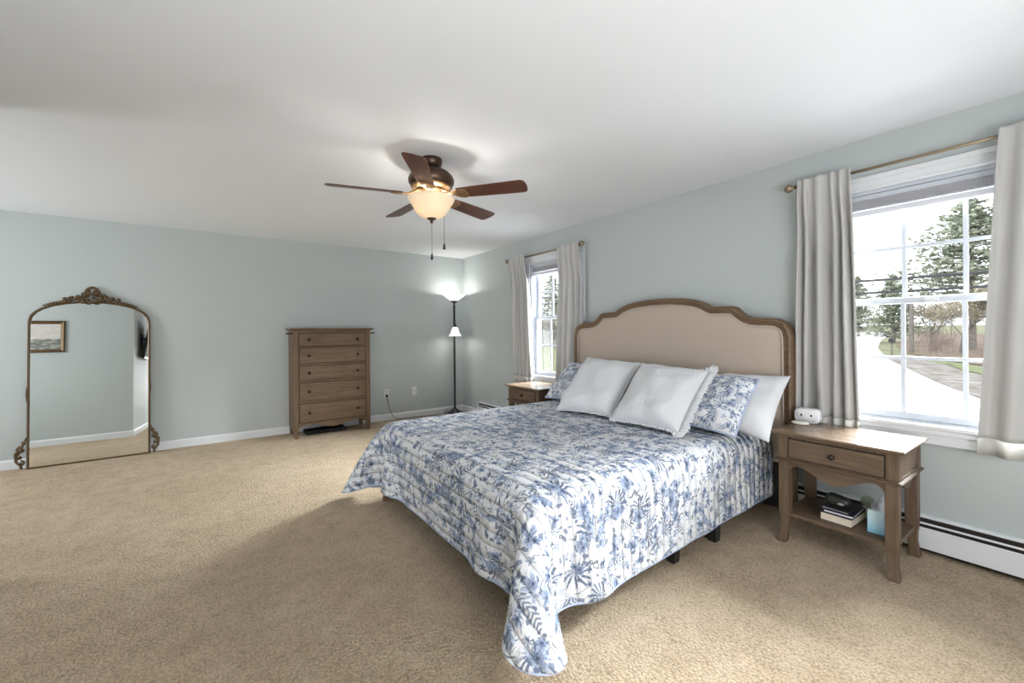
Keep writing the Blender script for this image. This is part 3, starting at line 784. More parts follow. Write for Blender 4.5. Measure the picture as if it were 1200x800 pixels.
# ------------------------------------------------------------------ floor mirror
def floor_mirror():
    lean = math.radians(2.9); Wm, = (.445,); Hs, Hc = 1.455, 1.645
    t = thing('floor_mirror', 'arched gilt floor mirror leaning against the far wall at the left', 'mirror', (-.978, 5.893, .004)); t.rotation_euler = (-lean, 0, 0)
    def arch(off=0):
        pts = []
        w = Wm-off; a0 = Hs-.02
        pts += [(-w, off*0+.0), (-w, 1.36)]
        # shoulders curve in, then a shallow arch
        prof = [(1.0, 1.36), (.995, 1.41), (.965, 1.458), (.90, 1.497), (.80, 1.530), (.65, 1.560), (.45, 1.583), (.22, 1.597), (0, 1.602)]
        for k, z in prof[1:]: pts.append((-w*k, z-off))
        for k, z in prof[::-1][1:]: pts.append((w*k, z-off))
        pts.append((w, 0)); return pts
    out_, in_ = arch(0), arch(.018)
    MB().prism(in_, lambda u, v, w_: (u, w_, v+.008), -.004, .004).obj('mirror_glass', M_MIRROR, t)
    b = MB(); secs = [(0, .012), (0, -.008), (.35, -.016), (.7, -.014), (1, -.007), (1, .012)]
    O_, I_ = out_+[], in_+[]
    b.grid([[(o_[0]+(i_[0]-o_[0])*k, d, o_[1]+(i_[1]-o_[1])*k) for k, d in secs] for o_, i_ in zip(O_, I_)])
    b.box(-Wm, Wm, -.010, .012, -.002, .012); b.box(-Wm+.006, Wm-.006, .005, .010, .0, 1.36)
    b.obj('frame', M_GOLD, t, smooth=False)
    def scrolls(name, items, seed):
        b = MB(); r = random.Random(seed)
        for (x, z, R, turns, a0, sg, th) in items:
            pts = []; N_ = 22
            for k in range(N_):
                f = k/(N_-1); a = a0+sg*f*turns*2*PI; rr = R*(1-f*.85); pts.append((x+rr*math.cos(a), -.012-.008*f, z+rr*math.sin(a)))
            b.tube(pts, [th*(1-.45*k/(N_-1)) for k in range(N_)], 6)
            b.ball((x, -.020, z), th*1.5, 1, .8, 1, 8, 6)
        return b
    # crest: central shell, leafy scrolls either side
    b = scrolls('crest', [(s*x, z, R, 1.2, (PI if s > 0 else 0)+.4*s, s, th) for s in (-1, 1) for x, z, R, th in ((.030, 1.690, .030, .010), (.055, 1.640, .034, .010), (.100, 1.640, .030, .009), (.145, 1.632, .026, .008), (.195, 1.622, .020, .007), (.035, 1.600, .030, .009))], 1)
    r = random.Random(5)
    for k in range(11):
        a = PI*(.06+.88*k/10); b.ball((.052*math.cos(a), -.018, 1.675+.062*math.sin(a)), .014, .8, .8, 1.2, 8, 6)
    for k in range(60):
        x_ = r.gauss(0, .06); b.ball((x_, -.018-r.random()*.012, r.uniform(1.585, 1.715-.5*abs(x_))), r.uniform(.007, .014), 1, .8, 1, 7, 5)
    for k in range(40):
        x_ = r.uniform(.08, .20)*r.choice((-1, 1)); b.ball((x_, -.016-r.random()*.01, r.uniform(1.592, 1.655-.22*(abs(x_)-.08))), r.uniform(.006, .011), 1, .8, 1, 7, 5)
    for s in (-1, 1):
        for k in range(14):
            x = s*(.19+.0115*k); z = float(np.interp(abs(x)/Wm, [0, .22, .45, .65, .80, .90], [1.602, 1.597, 1.583, 1.560, 1.530, 1.497]))+.006
            b.ball((x, -.014, z+.008*(k % 2)), .0115-.0003*k, 1.4, .8, 1, 7, 5)
    b.obj('crest_ornament', M_GOLD, t, smooth=True)
    for s in (-1, 1):
        items = [(s*(Wm+.012), .245, .018, 1, PI/2, -s, .007), (s*(Wm+.030), .185, .034, 1.15, PI/2, -s, .010), (s*(Wm+.040), .120, .030, 1, PI/2, -s, .009), (s*(Wm+.034), .060, .026, 1.1, PI/2, s, .009)]
        b = scrolls('foot', items, 3)
        b.tube([(s*Wm, -.008, .30), (s*(Wm+.010), -.012, .26), (s*(Wm+.028), -.014, .21), (s*(Wm+.068), -.014, .15), (s*(Wm+.062), -.014, .08), (s*(Wm+.035), -.012, .04), (s*(Wm+.030), -.010, .008)], [.005, .008, .010, .012, .011, .009, .010], 8)
        b.obj('foot_ornament', M_GOLD, t, smooth=True)
        b = MB()
        for k in range(9): b.ball((s*(Wm+.001), -.012, .70+.016*(k-4)), .010-.0011*abs(k-4), .9, .9, 1.1, 8, 6)
        b.obj('side_ornament', M_GOLD, t, smooth=True)
    return t
floor_mirror()

# ------------------------------------------------------------------ floor lamp, outlets
def floor_lamp():
    t = thing('floor_lamp', 'lit black floor lamp with white glass bowl and small reading shade in the corner', 'lamp', (3.03, 5.765, 0))
    MB().lathe([(0, 0), (.160, 0), (.165, .008), (.160, .018), (.125, .034), (.075, .058), (.040, .085), (.022, .105), (.018, .12)], (0, 0, 0), 36).obj('base', M_BLACK, t, smooth=True)
    MB().lathe([(.0155, .10), (.0155, 1.62), (.019, 1.625), (.019, 1.65), (.014, 1.66), (.014, 1.70), (.030, 1.712), (.050, 1.720), (.056, 1.735), (.045, 1.74)], (0, 0, 0), 20).obj('pole', M_BLACK, t, smooth=True)
    glow = emis('white_lamp_glass_lit', (1, .99, .97), .75)
    MB().lathe([(.052, 1.735), (.075, 1.750), (.125, 1.788), (.170, 1.822), (.186, 1.834), (.182, 1.836), (.165, 1.826), (.120, 1.795), (.070, 1.758), (.0, 1.745)], (0, 0, 0), 36).obj('torchiere_shade', glow, t, smooth=True)
    arm = MB().tube([(0, 0, 1.40), (-.012, -.03, 1.415), (-.02, -.055, 1.41), (-.022, -.062, 1.395), (-.022, -.064, 1.375)], .008, 8); arm.lathe([(.012, 1.335), (.024, 1.34), (.024, 1.365), (.012, 1.38)], (-.022, -.064, 0), 16)
    arm.box(-.012, .012, -.015, .015, 1.40, 1.44); arm.obj('reading_arm', M_BLACK, t, smooth=True)
    MB().lathe([(.016, 1.338), (.040, 1.325), (.052, 1.300), (.060, 1.262), (.078, 1.225), (.100, 1.200), (.098, 1.199), (.075, 1.222), (.055, 1.262), (.046, 1.300), (.0, 1.33)], (-.022, -.064, 0), 30).obj('reading_shade', glow, t, smooth=True)
    c = [(-.12, -.02, .012), (-.22, .03, .008), (-.30, .10, .006), (-.42, .14, .006), (-.62, .16, .006), (-.78, .185, .006), (-.85, .19, .006), (-.90, .202, .05), (-.945, .205, .16), (-.972, .208, .28), (-.985, .208, .345)]
    loop_ = [(-.05, .10, .03), (-.12, .12, .075), (-.17, .06, .045), (-.14, 0, .02)]
    MB().tube(loop_+c[1:], .0042, 6).obj('cord', M_BLACK, t, smooth=True, subd=1)
    MB().box(-1.000, -.970, .186, .222, .335, .372).obj('plug', M_BLACK, t, bevel=.006)
    return t
floor_lamp()
point('torchiere_bulb', (3.03, 5.765, 1.812), 4.2, (1, .97, .93), .03)
point('reading_bulb', (3.008, 5.701, 1.225), 1.8, (1, .97, .93), .025)
def outlet(x, z, label, kind):
    t = thing('wall_outlet', label, 'outlet', (x, YB, z), 0, 'white wall plates on the far wall')
    MB().box(-.036, .036, -.007, 0, -.060, .060).obj('cover_plate', M_TRIM, t, bevel=.003)
    if kind:
        for s in (-1, 1): MB().lathe([(0, 0), (.017, 0), (.017, .003), (0, .003)], (0, 0, 0), 18).obj('socket', plain('socket_grey', (.55, .55, .54), .5), t, loc=(0, -.007, s*.028)).rotation_euler = (PI/2, 0, 0)
    else:
        MB().lathe([(0, .004), (.008, .004), (.008, 0), (0, 0)], (0, 0, 0), 14).obj('jack', plain('jack_grey', (.30, .30, .30), .5), t, loc=(0, -.007, 0)).rotation_euler = (PI/2, 0, 0)
outlet(2.045, .385, 'white double outlet with the lamp cord plugged in, nearest the dresser', 1)
outlet(2.467, .388, 'white cable wall plate with one small jack, between the outlet and floor lamp', 0)

# ------------------------------------------------------------------ baseboard heater
t = thing('baseboard_heater', 'long white baseboard heater along the floor under the windows', 'heater', (XR, 0, 0))
b = MB(); y0, y1 = YF+.01, 5.452
b.prism([(0, .203), (-.020, .203), (-.034, .196), (-.034, .191), (-.020, .198), (-.004, .198), (-.004, .02), (0, .02)], lambda u, v, w: (u, w, v), y0, y1)
b.obj('back_panel', M_TRIM, t)
MB().prism([(-.066, .143), (-.062, .147), (-.059, .144), (-.059, .036), (-.052, .030), (-.066, .030)], lambda u, v, w: (u, w, v), y0, y1).obj('front_panel', M_TRIM, t)
MB().prism([(-.058, .166), (-.050, .172), (-.049, .169), (-.057, .163)], lambda u, v, w: (u, w, v), y0, y1).obj('damper', M_TRIM, t)
MB().box(-.046, -.006, y0, y1, .012, .192).obj('slot_shade_block', M_GAP, t)  # dark block paints the shade inside the heater slots
MB().prism([(0, .006), (0, .206), (-.030, .206), (-.066, .165), (-.066, .006)], lambda u, v, w: (u, w, v), y1, y1+.012).obj('end_cap', M_TRIM, t, bevel=.002)

# ------------------------------------------------------------------ curtains
def curtain_rod(ya, yb, z, label):
    t = thing('curtain_rod', label, 'curtain rod', (XR-.09, 0, z), 0, 'pewter curtain rods')
    MB().tube([(0, ya, 0), (0, yb, 0)], .0095, 12).obj('rod', M_ROD, t, smooth=True)
    for y, s in ((ya, -1), (yb, 1)):
        f = MB().lathe([(.012, 0), (.014, .006), (.010, .012), (.020, .020), (.028, .036), (.028, .046), (.020, .060), (.006, .066), (0, .066)], (0, 0, 0), 18).obj('finial', M_ROD, t, smooth=True)
        f.rotation_euler = (-s*PI/2, 0, 0); f.location = (0, y, 0)
        k = MB(); yy = y-s*.028
        k.tube([(0, yy, -.010), (.02, yy, -.020), (.086, yy, -.020)], .005, 8); k.box(.083, .0895, yy-.012, yy+.012, -.05, .015); k.tube([(-.004, yy-.006, -.013), (-.004, yy+.006, -.013)], .006, 6)
        k.obj('bracket', M_ROD, t)
curtain_rod(-.085, 1.205, 2.222, 'pewter curtain rod with round finial above the near window')
curtain_rod(3.262, 4.575, 2.196, 'pewter curtain rod with round finial above the window next to the floor lamp')
def curtain(label, yt, yb, z, zb, n, amp, seed, pull=0, back=0):
    """yt, yb: (low, high) y range at rod and hem"""
    r = random.Random(seed); ph = [r.uniform(0, 6) for _ in range(6)]
    cx = XR-.070+back; kn = [i/n for i in range(n+1)]; kv = list(np.cumsum([0]+[r.uniform(.6, 1.5) for _ in range(n)])); kv = [q/kv[-1] for q in kv]
    t = thing('curtain', label, 'curtain', (cx, 0, 0), 0, 'oatmeal curtains')
    NS_, NZ = n*14, 46
    ztop = z+.030
    def P(s, zz):
        f = (z-zz)/(z-zb); f_ = max(0, f)
        e = f_**(.8) if pull == 0 else f_**pull
        lo = yt[0]+(yb[0]-yt[0])*e; hi = yt[1]+(yb[1]-yt[1])*e
        ss = s+.018*math.sin(2*PI*s*2+ph[0]+f*2.2)*min(1, f_*4)
        y = lo+(hi-lo)*ss
        a = amp*(.34+.66*min(1, f_*3))*(1-.15*f_)
        if f < .02: a = amp*.30
        k = 2*PI*n*float(np.interp(s, kn, kv))+ph[1]*.2+.50*math.sin(f*2.4+ph[2])*f_
        w = math.copysign(abs(math.sin(k))**.72, math.sin(k))+.22*math.sin(2*k+ph[3])*f_+.42*math.sin(k*.5+ph[4]+1.6*f)*min(1, f_*2)
        x = -a*w*.95-.005*math.sin(11*f+9*s)*f_-.054*math.exp(-(f/.16)**2)
        return (x, y, zz)
    zs = [ztop+(z-.03-ztop)*k/5 for k in range(5)]+[z-.03+(zb-z+.03)*(k/(NZ-5)) for k in range(NZ-4)]
    hemz = zb+.085
    body = [zz for zz in zs if zz >= hemz]+[hemz]
    b = MB(); b.grid([[P(i/NS_, zz) for zz in body] for i in range(NS_+1)]); b.obj('panel', M_CURT, t, smooth=True, solid=.003)
    b = MB(); hz = [hemz, (hemz+zb)/2, zb]
    b.grid([[P(i/NS_, zz) for zz in hz] for i in range(NS_+1)]); b.obj('hem', M_CURT_HEM, t, smooth=True, solid=.0034)
    return t
curtain('pleated oatmeal curtain behind the near nightstand, left side of the near window', (.890, 1.176), (.868, 1.205), 2.222, .612, 5, .040, 1)
curtain('wide oatmeal curtain cut off by the right edge of the photo', (-.055, .296), (-.06, .392), 2.222, .610, 3, .030, 9, .9, -.012)
curtain('oatmeal curtain nearest the floor lamp, left side of the far window', (4.19, 4.53), (4.10, 4.535), 2.196, .612, 5, .038, 4)
curtain('oatmeal curtain falling beside the far end of the headboard', (3.250, 3.586), (3.225, 3.668), 2.196, .612, 4, .030, 6, 0, .014)

# ------------------------------------------------------------------ ceiling fan
def ceiling_fan():
    FX, FY = 1.229, 2.655
    t = thing('ceiling_fan', 'bronze ceiling fan with five red-brown blades and a lit amber glass bowl', 'ceiling fan', (FX, FY, 0))
    MB().lathe([(.0, 2.44), (.073, 2.44), (.075, 2.425), (.068, 2.395), (.050, 2.382), (.040, 2.375), (.040, 2.352)], (0, 0, 0), 36).obj('canopy', M_BRONZE, t, smooth=True)
    MB().lathe([(.03, 2.362), (.080, 2.360), (.118, 2.348), (.145, 2.322), (.155, 2.300), (.153, 2.278), (.140, 2.256), (.122, 2.246), (.110, 2.242), (.06, 2.238), (.0, 2.238)], (0, 0, 0), 48).obj('motor_housing', M_BRONZE, t, smooth=True)
    MB().lathe([(.118, 2.247), (.136, 2.254), (.139, 2.248), (.120, 2.240), (.095, 2.234)], (0, 0, 0), 48).obj('brass_band', M_BRASS, t, smooth=True)
    MB().lathe([(.080, 2.240), (.080, 2.222), (.062, 2.210), (.056, 2.190), (.064, 2.178), (.064, 2.158)], (0, 0, 0), 36).obj('light_fitter', M_BRASS, t, smooth=True)
    for k in range(5):
        a = math.radians(21+72*k)
        br = thing_part('blade_arm', t, (0, 0, 2.196), a)
        # arm: a scrolled bracket from the motor to the blade root
        b = MB()
        b.prism([(.085, -.014), (.150, -.016), (.175, -.030), (.205, -.046), (.235, -.050), (.262, -.040), (.272, 0), (.262, .040), (.235, .050), (.205, .046), (.175, .030), (.150, .016), (.085, .014)],
                lambda u, v, w: (u, v, w+.012*math.exp(-((u-.12)/.05)**2)+v*PT), -.012, -.006)
        b.tube([(.078, 0, .03), (.11, 0, .016), (.15, 0, -.004), (.19, 0, -.009)], [.014, .012, .010, .007], 8)
        for s in (-1, 1): b.ball((.235, s*.026, -.012+s*.026*PT), .006, 1, 1, .5)
        b.obj('bracket', M_BRASS, br, smooth=False)
        b = MB(); out_ = [(.195, -.050)]
        for u in (.30, .40, .50, .60): out_.append((u, -.054-.014*(u-.2)/.45))
        out_ += [(.640, -.066), (.656, -.058), (.665, -.040), (.669, 0)]
        out_ = out_+[(u, -v) for u, v in out_[::-1][1:]]
        b.prism(out_, lambda u, v, w: (u, v, w+v*PT), -.005, .002)
        b.obj('blade', M_BLADE, br, bevel=.0015)
    return t, FX, FY
PT = -.23
def thing_part(name, parent, loc, rz):
    # the arm itself is a real mesh: a short rod into the motor
    o = MB().tube([(.05, 0, .036), (.085, 0, .026)], .012, 8).obj(name, M_BRONZE, parent); o.location = loc; o.rotation_euler = (0, 0, rz); return o
fan, FX, FY = ceiling_fan()
def bowl_mat():
    t = NT('amber_alabaster_glass_lit', .3, .5); co = t.coord(); n_ = t.noise(co, 11, 4, .6)
    t.color((.86, .76, .60)); x, y, z = t.sep(co)
    c = t.ramp(n_, [(.30, (1.0, .74, .46)), (.5, (1.0, .84, .60)), (.7, (1.0, .92, .76))])
    t.put(t.b.inputs['Emission Color'], c); t.b.inputs['Emission Strength'].default_value = .10
    tr = t.n('ShaderNodeBsdfTranslucent'); tr.inputs[0].default_value = (.95, .80, .58, 1); mx = t.n('ShaderNodeMixShader'); mx.inputs[0].default_value = .15
    out = t.t.nodes['Material Output']; t.t.links.new(t.b.outputs[0], mx.inputs[1]); t.t.links.new(tr.outputs[0], mx.inputs[2]); t.t.links.new(mx.outputs[0], out.inputs[0])
    return t.m
MB().lathe([(.147, 2.178), (.154, 2.175), (.154, 2.166), (.146, 2.150), (.128, 2.126), (.114, 2.096), (.090, 2.064), (.056, 2.044), (.020, 2.038), (0, 2.037)], (0, 0, 0), 48).obj('glass_bowl', bowl_mat(), fan, smooth=True, solid=.004)
f = MB().lathe([(0, 2.046), (.030, 2.044), (.034, 2.036), (.022, 2.030), (.010, 2.022), (.010, 2.012), (.005, 2.004), (0, 2.004)], (0, 0, 0), 20).obj('finial', M_BRONZE, fan, smooth=True)
def chain(x, y, z0, z1):
    c = MB().tube([(x, y, z0), (x, y, z1)], .0016, 6); n_ = int((z0-z1)/.012)
    for k in range(0, n_, 2): c.ball((x, y, z0-.012*k), .0026, u=6, v=4)
    c = c.obj('pull_chain', M_BRASS, fan)
    MB().lathe([(.002, .0), (.006, -.006), (.0065, -.020), (.0095, -.034), (.0095, -.040), (0, -.044)], (x, y, z1), 12).obj('pull_knob', M_BLACK, c, smooth=True)
chain(0, 0, 2.006, 1.80); chain(.075, -.036, 2.19, 1.870)
for k in range(3):
    a = 2*PI*k/3+.4; point('fan_bulb', (FX+.055*math.cos(a), FY+.055*math.sin(a), 2.158), 11.0, (1, .96, .90), .022)
# ------------------------------------------------------------------ things seen in the mirror
t = thing('picture_frame', 'small gilt framed landscape painting, seen reflected in the floor mirror', 'picture', (-1.99, YA, 1.508))
b = MB(); w_, h_ = .30, .222
secs = [(0, 0), (0, .022), (.012, .026), (.030, .016), (.042, .012), (.046, .006)]
ring = lambda d, e: [(-w_+d, e, -h_+d), (w_-d, e, -h_+d), (w_-d, e, h_-d), (-w_+d, e, h_-d)]
b.loft([ring(d, e) for d, e in secs], caps=False); b.obj('frame', M_GOLD, t)
pm = NT('muted_seascape_painting', .6, .3); co = pm.coord(); px_, py_, pz_ = pm.sep(co)
n1 = pm.noise(pm.scale(co, (6, 1, 16)), 1.6, 4, .6)
skyc = pm.ramp(n1, [(.3, (.52, .50, .48)), (.7, (.66, .62, .56))]); landc = pm.ramp(n1, [(.32, (.07, .085, .085)), (.5, (.24, .25, .23)), (.62, (.45, .44, .38))])
pm.color(pm.mix(pm.step(pz_+(n1-.5)*.05, -.05, -.02), landc, skyc))
MB().box(-w_+.04, w_-.04, .002, .008, -h_+.04, h_-.04).obj('canvas', pm.m, t)
t = thing('television', 'black flat television tilted on a wall arm, seen edge-on in the floor mirror', 'television', (XL, 2.35, 1.50))
b = MB(); b.box(.0, .02, -.12, .12, -.12, .12); b.tube([(.02, 0, .05), (.10, 0, .04)], .02, 8); b.tube([(.02, 0, -.05), (.085, 0, -.04)], .02, 8); b.obj('wall_mount', M_BLACK, t)
Mt = Matrix.Translation((.11, 0, 0)) @ Matrix.Rotation(.16, 4, 'Y')
MB().box(-.02, .02, -.53, .53, -.31, .31, Mt).obj('casing', M_BLACK, t, bevel=.004)
MB().box(.0202, .022, -.515, .515, -.295, .295, Mt).obj('screen', plain('black_screen_glass', (.01, .01, .012), .08, .5), t)

# ------------------------------------------------------------------ outdoors
OUT = .44
def gz(x): return -.9+max(0, x-40)*.0235
def gmat(name, a, b_, c, sc_=1.5, rough=.95):
    a, b_, c = [tuple(q*OUT for q in z) for z in (a, b_, c)]; t = NT(name, rough, .1); co = t.coord(); n_ = t.noise(co, sc_, 5, .65); t.color(t.ramp(n_, [(.32, a), (.5, b_), (.68, c)])); return t.m
def ground(name, poly, mat, dz):
    b = MB()
    # fine strips so the polygon follows the rising ground
    bm = b.bm; vs = [bm.verts.new((x, y, 0)) for x, y in poly]; bm.faces.new(vs)
    for cut in (40, 70, 100): 
        bmesh.ops.bisect_plane(bm, geom=bm.verts[:]+bm.edges[:]+bm.faces[:], plane_co=(cut, 0, 0), plane_no=(1, 0, 0))
    bmesh.ops.triangulate(bm, faces=bm.faces[:])
    for v in bm.verts: v.co.z = gz(v.co.x)+dz
    if sum(f.normal.z for f in bm.faces) < 0: bmesh.ops.reverse_faces(bm, faces=bm.faces[:])
    return struct(b.obj(name, mat))
LAWN = gmat('early_spring_lawn', (.40, .42, .26), (.56, .58, .36), (.70, .67, .50), .9)
ground('lawn', [(3.55, -60), (160, -60), (160, 190), (3.55, 190)], LAWN, 0)
ground('road', [(4.2, -20), (17.5, -20), (17.0, 1.0), (18.2, 1.9), (23, 3.7), (30, 6.0), (39, 8.9), (52, 12.6), (70, 16.5), (99, 21.5), (99, 33), (70, 24), (45, 20), (28, 18.5), (17, 15), (12, 9), (4.2, 7)], gmat('pale_asphalt', (1.5, 1.5, 1.5), (1.6, 1.6, 1.6), (1.7, 1.7, 1.7), .4), .03)  # nearly even pale road colour
ground('gravel_verge', [(17.5, -20), (24, -20), (26, 1.2), (31, 3.8), (38, 7.0), (44, 10.2), (39, 9.0), (30, 6.05), (23, 3.75), (18.2, 1.95), (17.05, 1.0)], gmat('leafy_gravel', (.34, .28, .24), (.62, .57, .52), (.85, .83, .80), 1.6), .05)
ground('leaf_litter_bank', [(30, -20), (80, -20), (95, 18), (60, 13), (46, 9.5), (37, 4.9), (31, 2.0)], gmat('fallen_leaves', (.33, .23, .17), (.52, .40, .31), (.68, .58, .48), 1.2), .05)
ground('grass_patch', [(25, -8), (31, -8), (32, 3.6), (36, 5.6), (30, 4.0), (26, 2.2)], gmat('fresh_grass', (.30, .40, .16), (.44, .54, .26), (.60, .58, .40), 1.6), .08)

M_BARK = gmat('grey_brown_bark', (.32, .28, .26), (.48, .43, .40), (.62, .57, .53), 6)
M_TWIG = gmat('pale_brown_twigs', (.36, .28, .23), (.48, .39, .33), (.60, .52, .46), 2)
M_NEEDLE = gmat('pine_needles', (.40, .47, .34), (.66, .73, .54), (.92, .95, .74), 1.2)
M_BUD = gmat('budding_leaves', (.60, .52, .36), (.76, .68, .50), (.88, .80, .64), 1.2)
M_BRUSH = gmat('bare_brush', (.50, .39, .35), (.66, .54, .49), (.82, .71, .65), 2)
def seg(b, p, q, r0, r1):
    d = (q-p).normalized(); a = d.cross(Vector((.3, .2, 1))).normalized(); c = d.cross(a)
    b.loft([[pp+a*rr*math.cos(k*2.0944)+c*rr*math.sin(k*2.0944) for k in range(3)] for pp, rr in ((p, r0), (q, r1))], caps=False)
def pine_mesh(hgt, wid, seed, bare=.22):
    r = random.Random(seed); tr = MB(); fo = MB()
    tr.lathe([(hgt*.020, 0), (hgt*.016, hgt*.3), (hgt*.009, hgt*.7), (.02, hgt*.98)], (0, 0, 0), 9)
    n = 26
    for k in range(n):
        f = k/(n-1); z = hgt*(bare+(1-bare)*f**.9); L0 = wid*((1-f)**.75+.05)*r.uniform(.65, 1.15)
        for j in range(6):
            a = r.uniform(0, 2*PI); L_ = L0*r.uniform(.55, 1.1); d = Vector((math.cos(a), math.sin(a), r.uniform(.0, .28)))
            p = Vector((0, 0, z)); q = p+d*L_; seg(tr, p, q, .05+.03*(1-f), .015)
            for m_ in range(22):
                s = r.uniform(.25, 1.05); c = p+d*L_*s+Vector((r.gauss(0, .14), r.gauss(0, .14), r.gauss(0, .07)))*L0*.9
                sz = r.uniform(.16, .34)*(.5+hgt/18); ax = Vector((r.gauss(0, 1), r.gauss(0, 1), r.gauss(0, .5))).normalized(); bx_ = ax.cross(Vector((r.gauss(0, 1), r.gauss(0, 1), r.gauss(0, 1)))).normalized()
                fo.face([fo.bm.verts.new(c+ax*sz*.9), fo.bm.verts.new(c+bx_*sz*.34), fo.bm.verts.new(c-ax*sz*.9), fo.bm.verts.new(c-bx_*sz*.34)])
    return tr, fo
def bare_mesh(hgt, seed, spread=.55, buds=0, stems=1, depth=5):
    r = random.Random(seed); tr = MB(); fo = MB()
    def grow(p, d, L_, rad, lv):
        q = p+d*L_; seg(tr, p, q, rad, rad*.68)
        if lv == 0:
            for _ in range(buds):
                c = q+Vector((r.gauss(0, .25), r.gauss(0, .25), r.gauss(0, .25)))*hgt*.07; s = hgt*r.uniform(.008, .016); ax = Vector((r.gauss(0, 1), r.gauss(0, 1), r.gauss(0, 1))).normalized(); bx_ = ax.orthogonal().normalized()
                fo.face([fo.bm.verts.new(c+ax*s), fo.bm.verts.new(c+bx_*s*.7), fo.bm.verts.new(c-ax*s), fo.bm.verts.new(c-bx_*s*.7)])
            return
        for _ in range(3 if lv > 1 else 4):
            nd = (d+Vector((r.gauss(0, spread), r.gauss(0, spread), r.gauss(.12, spread*.6)))).normalized()
            grow(p+d*L_*r.uniform(.55, 1), nd, L_*r.uniform(.62, .85), rad*.58, lv-1)
    for s in range(stems):
        o_ = Vector((r.gauss(0, .12), r.gauss(0, .12), 0))*hgt*(stems > 1)
        grow(o_, Vector((r.gauss(0, .12), r.gauss(0, .12), 1)).normalized(), hgt*.27, hgt*(.016 if stems == 1 else .006), depth)
    return tr, fo
def tree(name, label, cat, x, y, tr, fo, mt_, mf, group=None):
    t = thing(name, label, cat, (x, y, gz(x)), 0, group)
    tr.obj('trunk', mt_, t)
    if fo is not None and len(fo.bm.faces): fo.obj('foliage', mf, t, recalc=False)
    return t
PG, BG, SG = 'pine trees outside the windows', 'bare trees outside the windows', 'bare brush outside the windows'
tree('pine_tree', 'tall green pine across the road, crown filling the top right of the near window', 'tree', 53, 6.5, *pine_mesh(12.8, 5.6, 3, .34), M_BARK, M_NEEDLE, PG)
tree('pine_tree', 'smaller pine beyond the road, left of the tallest pine in the near window', 'tree', 62, 13.6, *pine_mesh(7.5, 3.0, 5, .08), M_BARK, M_NEEDLE, PG)
tree('pine_tree', 'distant pine at the left edge of the near window', 'tree', 80, 21.6, *pine_mesh(9.0, 2.8, 6, .1), M_BARK, M_NEEDLE, PG)
tree('pine_tree', 'pointed dark pine framed by the far window beside the headboard', 'tree', 50, 57.6, *pine_mesh(12.0, 3.6, 8, .10), M_BARK, M_NEEDLE, PG)
spots = [(38, 3.4, 7.2, 'bare budding tree at the right side of the near window behind the grass', 2), (47, 6.4, 6.4, 'bare brown tree just right of the utility pole beyond the road', 1), (43, 1.6, 8.2, 'bare tree partly hidden by the wide curtain in the near window', 2), (56, 9.6, 6.5, 'bare tree behind the utility pole in the near window', 1)]
for i, (x, y, h_, lb, bd_) in enumerate(spots): tree('bare_tree', lb, 'tree', x, y, *bare_mesh(h_, 20+i, .5, 5*bd_), M_BARK, M_BUD, BG)
brush = [(40.0, 6.6, 2.9, 'bare brown brush at the foot of the bank right of the mailbox'), (43.5, 4.2, 3.4, 'bare brown brush in the middle of the bank in the near window'), (39, 2.4, 3.4, 'bare brown brush at the right of the bank above the grass'), (48, 8.0, 3.4, 'bare brown brush directly behind the mailbox')]
for i, (x, y, h_, lb) in enumerate(brush): tree('bare_brush', lb, 'bush', x, y, *bare_mesh(h_, 40+i, .75, 0, 9, 4), M_BRUSH, None, SG)
# distant woods along the end of the road
p0 = None
wood_spots = [((86, 97, 108)[k % 3], 13+2.6*k) for k in range(9)]
for i, (x, y) in enumerate(wood_spots):
    lb = 'slender bare grey tree in the distant woods where the road ends'
    if p0 is None: p0 = tree('bare_tree', lb, 'tree', x, y, *bare_mesh(6.0, 60, .42, 1, 6, 4), M_BARK, M_BUD, 'distant woods'); o = p0
    else: o = copy_tree(p0); o.location = (x, y, gz(x)); o.rotation_euler.z = rnd.uniform(0, 6)
    s = rnd.uniform(.70, .95); o.scale = (s, s, s)
tree('bare_tree', 'bare tree beside the white shed, seen through the far window', 'tree', 36, 40.9, *bare_mesh(7.0, 71, .5, 4), M_BARK, M_BUD, BG)
tree('bare_brush', 'brown brush beside the white shed, seen through the far window', 'bush', 38.0, 43.4, *bare_mesh(3.2, 73, .7, 2, 8, 4), M_BRUSH, M_BUD, SG)
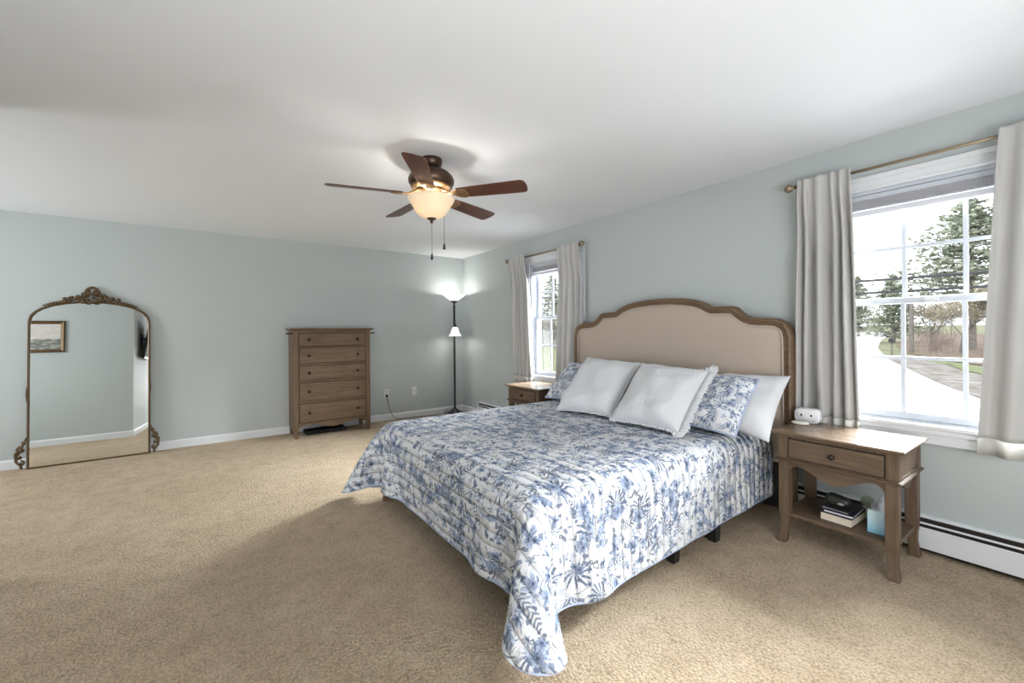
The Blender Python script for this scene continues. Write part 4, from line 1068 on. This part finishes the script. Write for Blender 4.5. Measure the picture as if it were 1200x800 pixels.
# utility pole, wires, mailbox, shed
t = thing('utility_pole', 'grey utility pole standing beside the road in the near window', 'pole', (46, 9.0, gz(46)))
MB().lathe([(.16, 0), (.14, 3), (.12, 4.7), (0, 4.72)], (0, 0, 0), 10).obj('pole', M_BARK, t, smooth=True)
b = MB().box(-.06, .06, -.9, .9, 4.15, 4.27); b.obj('crossarm', M_BARK, t)
MB().lathe([(0, 3.5), (.2, 3.5), (.22, 3.6), (.22, 4.0), (0, 4.05)], (.0, .36, 0), 12).obj('transformer', plain('pale_grey_metal', (.2, .2, .21), .5), t, smooth=True)
for z, lb in ((3.64, 'upper dark overhead cable crossing the near window view'), (3.02, 'lower dark overhead cable crossing the near window view')):
    w_ = MB(); pts = [(27, y_, z-.0+.0011*(y_-3)**2) for y_ in range(-30, 60, 5)]
    tag(w_.tube(pts, .062, 6).obj('overhead_cable', plain('grey_cable', (.05, .05, .055), .6), None), lb, 'cable', 'overhead cables')
t = thing('mailbox', 'dark mailbox on a post by the roadside in the near window', 'mailbox', (41, 9.1, gz(41)))
MB().box(-.05, .05, -.05, .05, 0, 1.1).obj('post', M_BARK, t)
b = MB(); b.prism([(-.13, 1.1), (.13, 1.1), (.13, 1.28), (.09, 1.38), (0, 1.42), (-.09, 1.38), (-.13, 1.28)], lambda u, v, w: (w, u, v), -.28, .28); b.obj('box', plain('dark_grey_metal', (.03, .03, .033), .5), t)
t = thing('garden_shed', 'white gabled shed on the lawn, seen through the far window', 'shed', (40, 48.4, gz(40))); t.rotation_euler.z = .35
wm = NT('white_clapboard', .7, .2); co = wm.coord(); _, _, z_ = wm.sep(co); wm.color((.42, .42, .43)); wm.bump(wm.math('FRACT', z_*6), .6, .02)
MB().prism([(-1.5, 0), (1.5, 0), (1.5, 2.5), (0, 3.3), (-1.5, 2.5)], lambda u, v, w: (w, u, v), -2, 2).obj('walls', wm.m, t)
b = MB()
for s in (-1, 1): b.prism([(0, 3.32), (s*1.75, 2.40), (s*1.75, 2.50), (0, 3.44)], lambda u, v, w: (w, u, v), -2.15, 2.15)
b.obj('roof', plain('grey_shingles', (.13, .13, .135), .9), t)
MB().box(-2.03, -2.0, -.5, .5, .05, 2.0).obj('door', plain('white_door', (.23, .23, .24), .6), t)
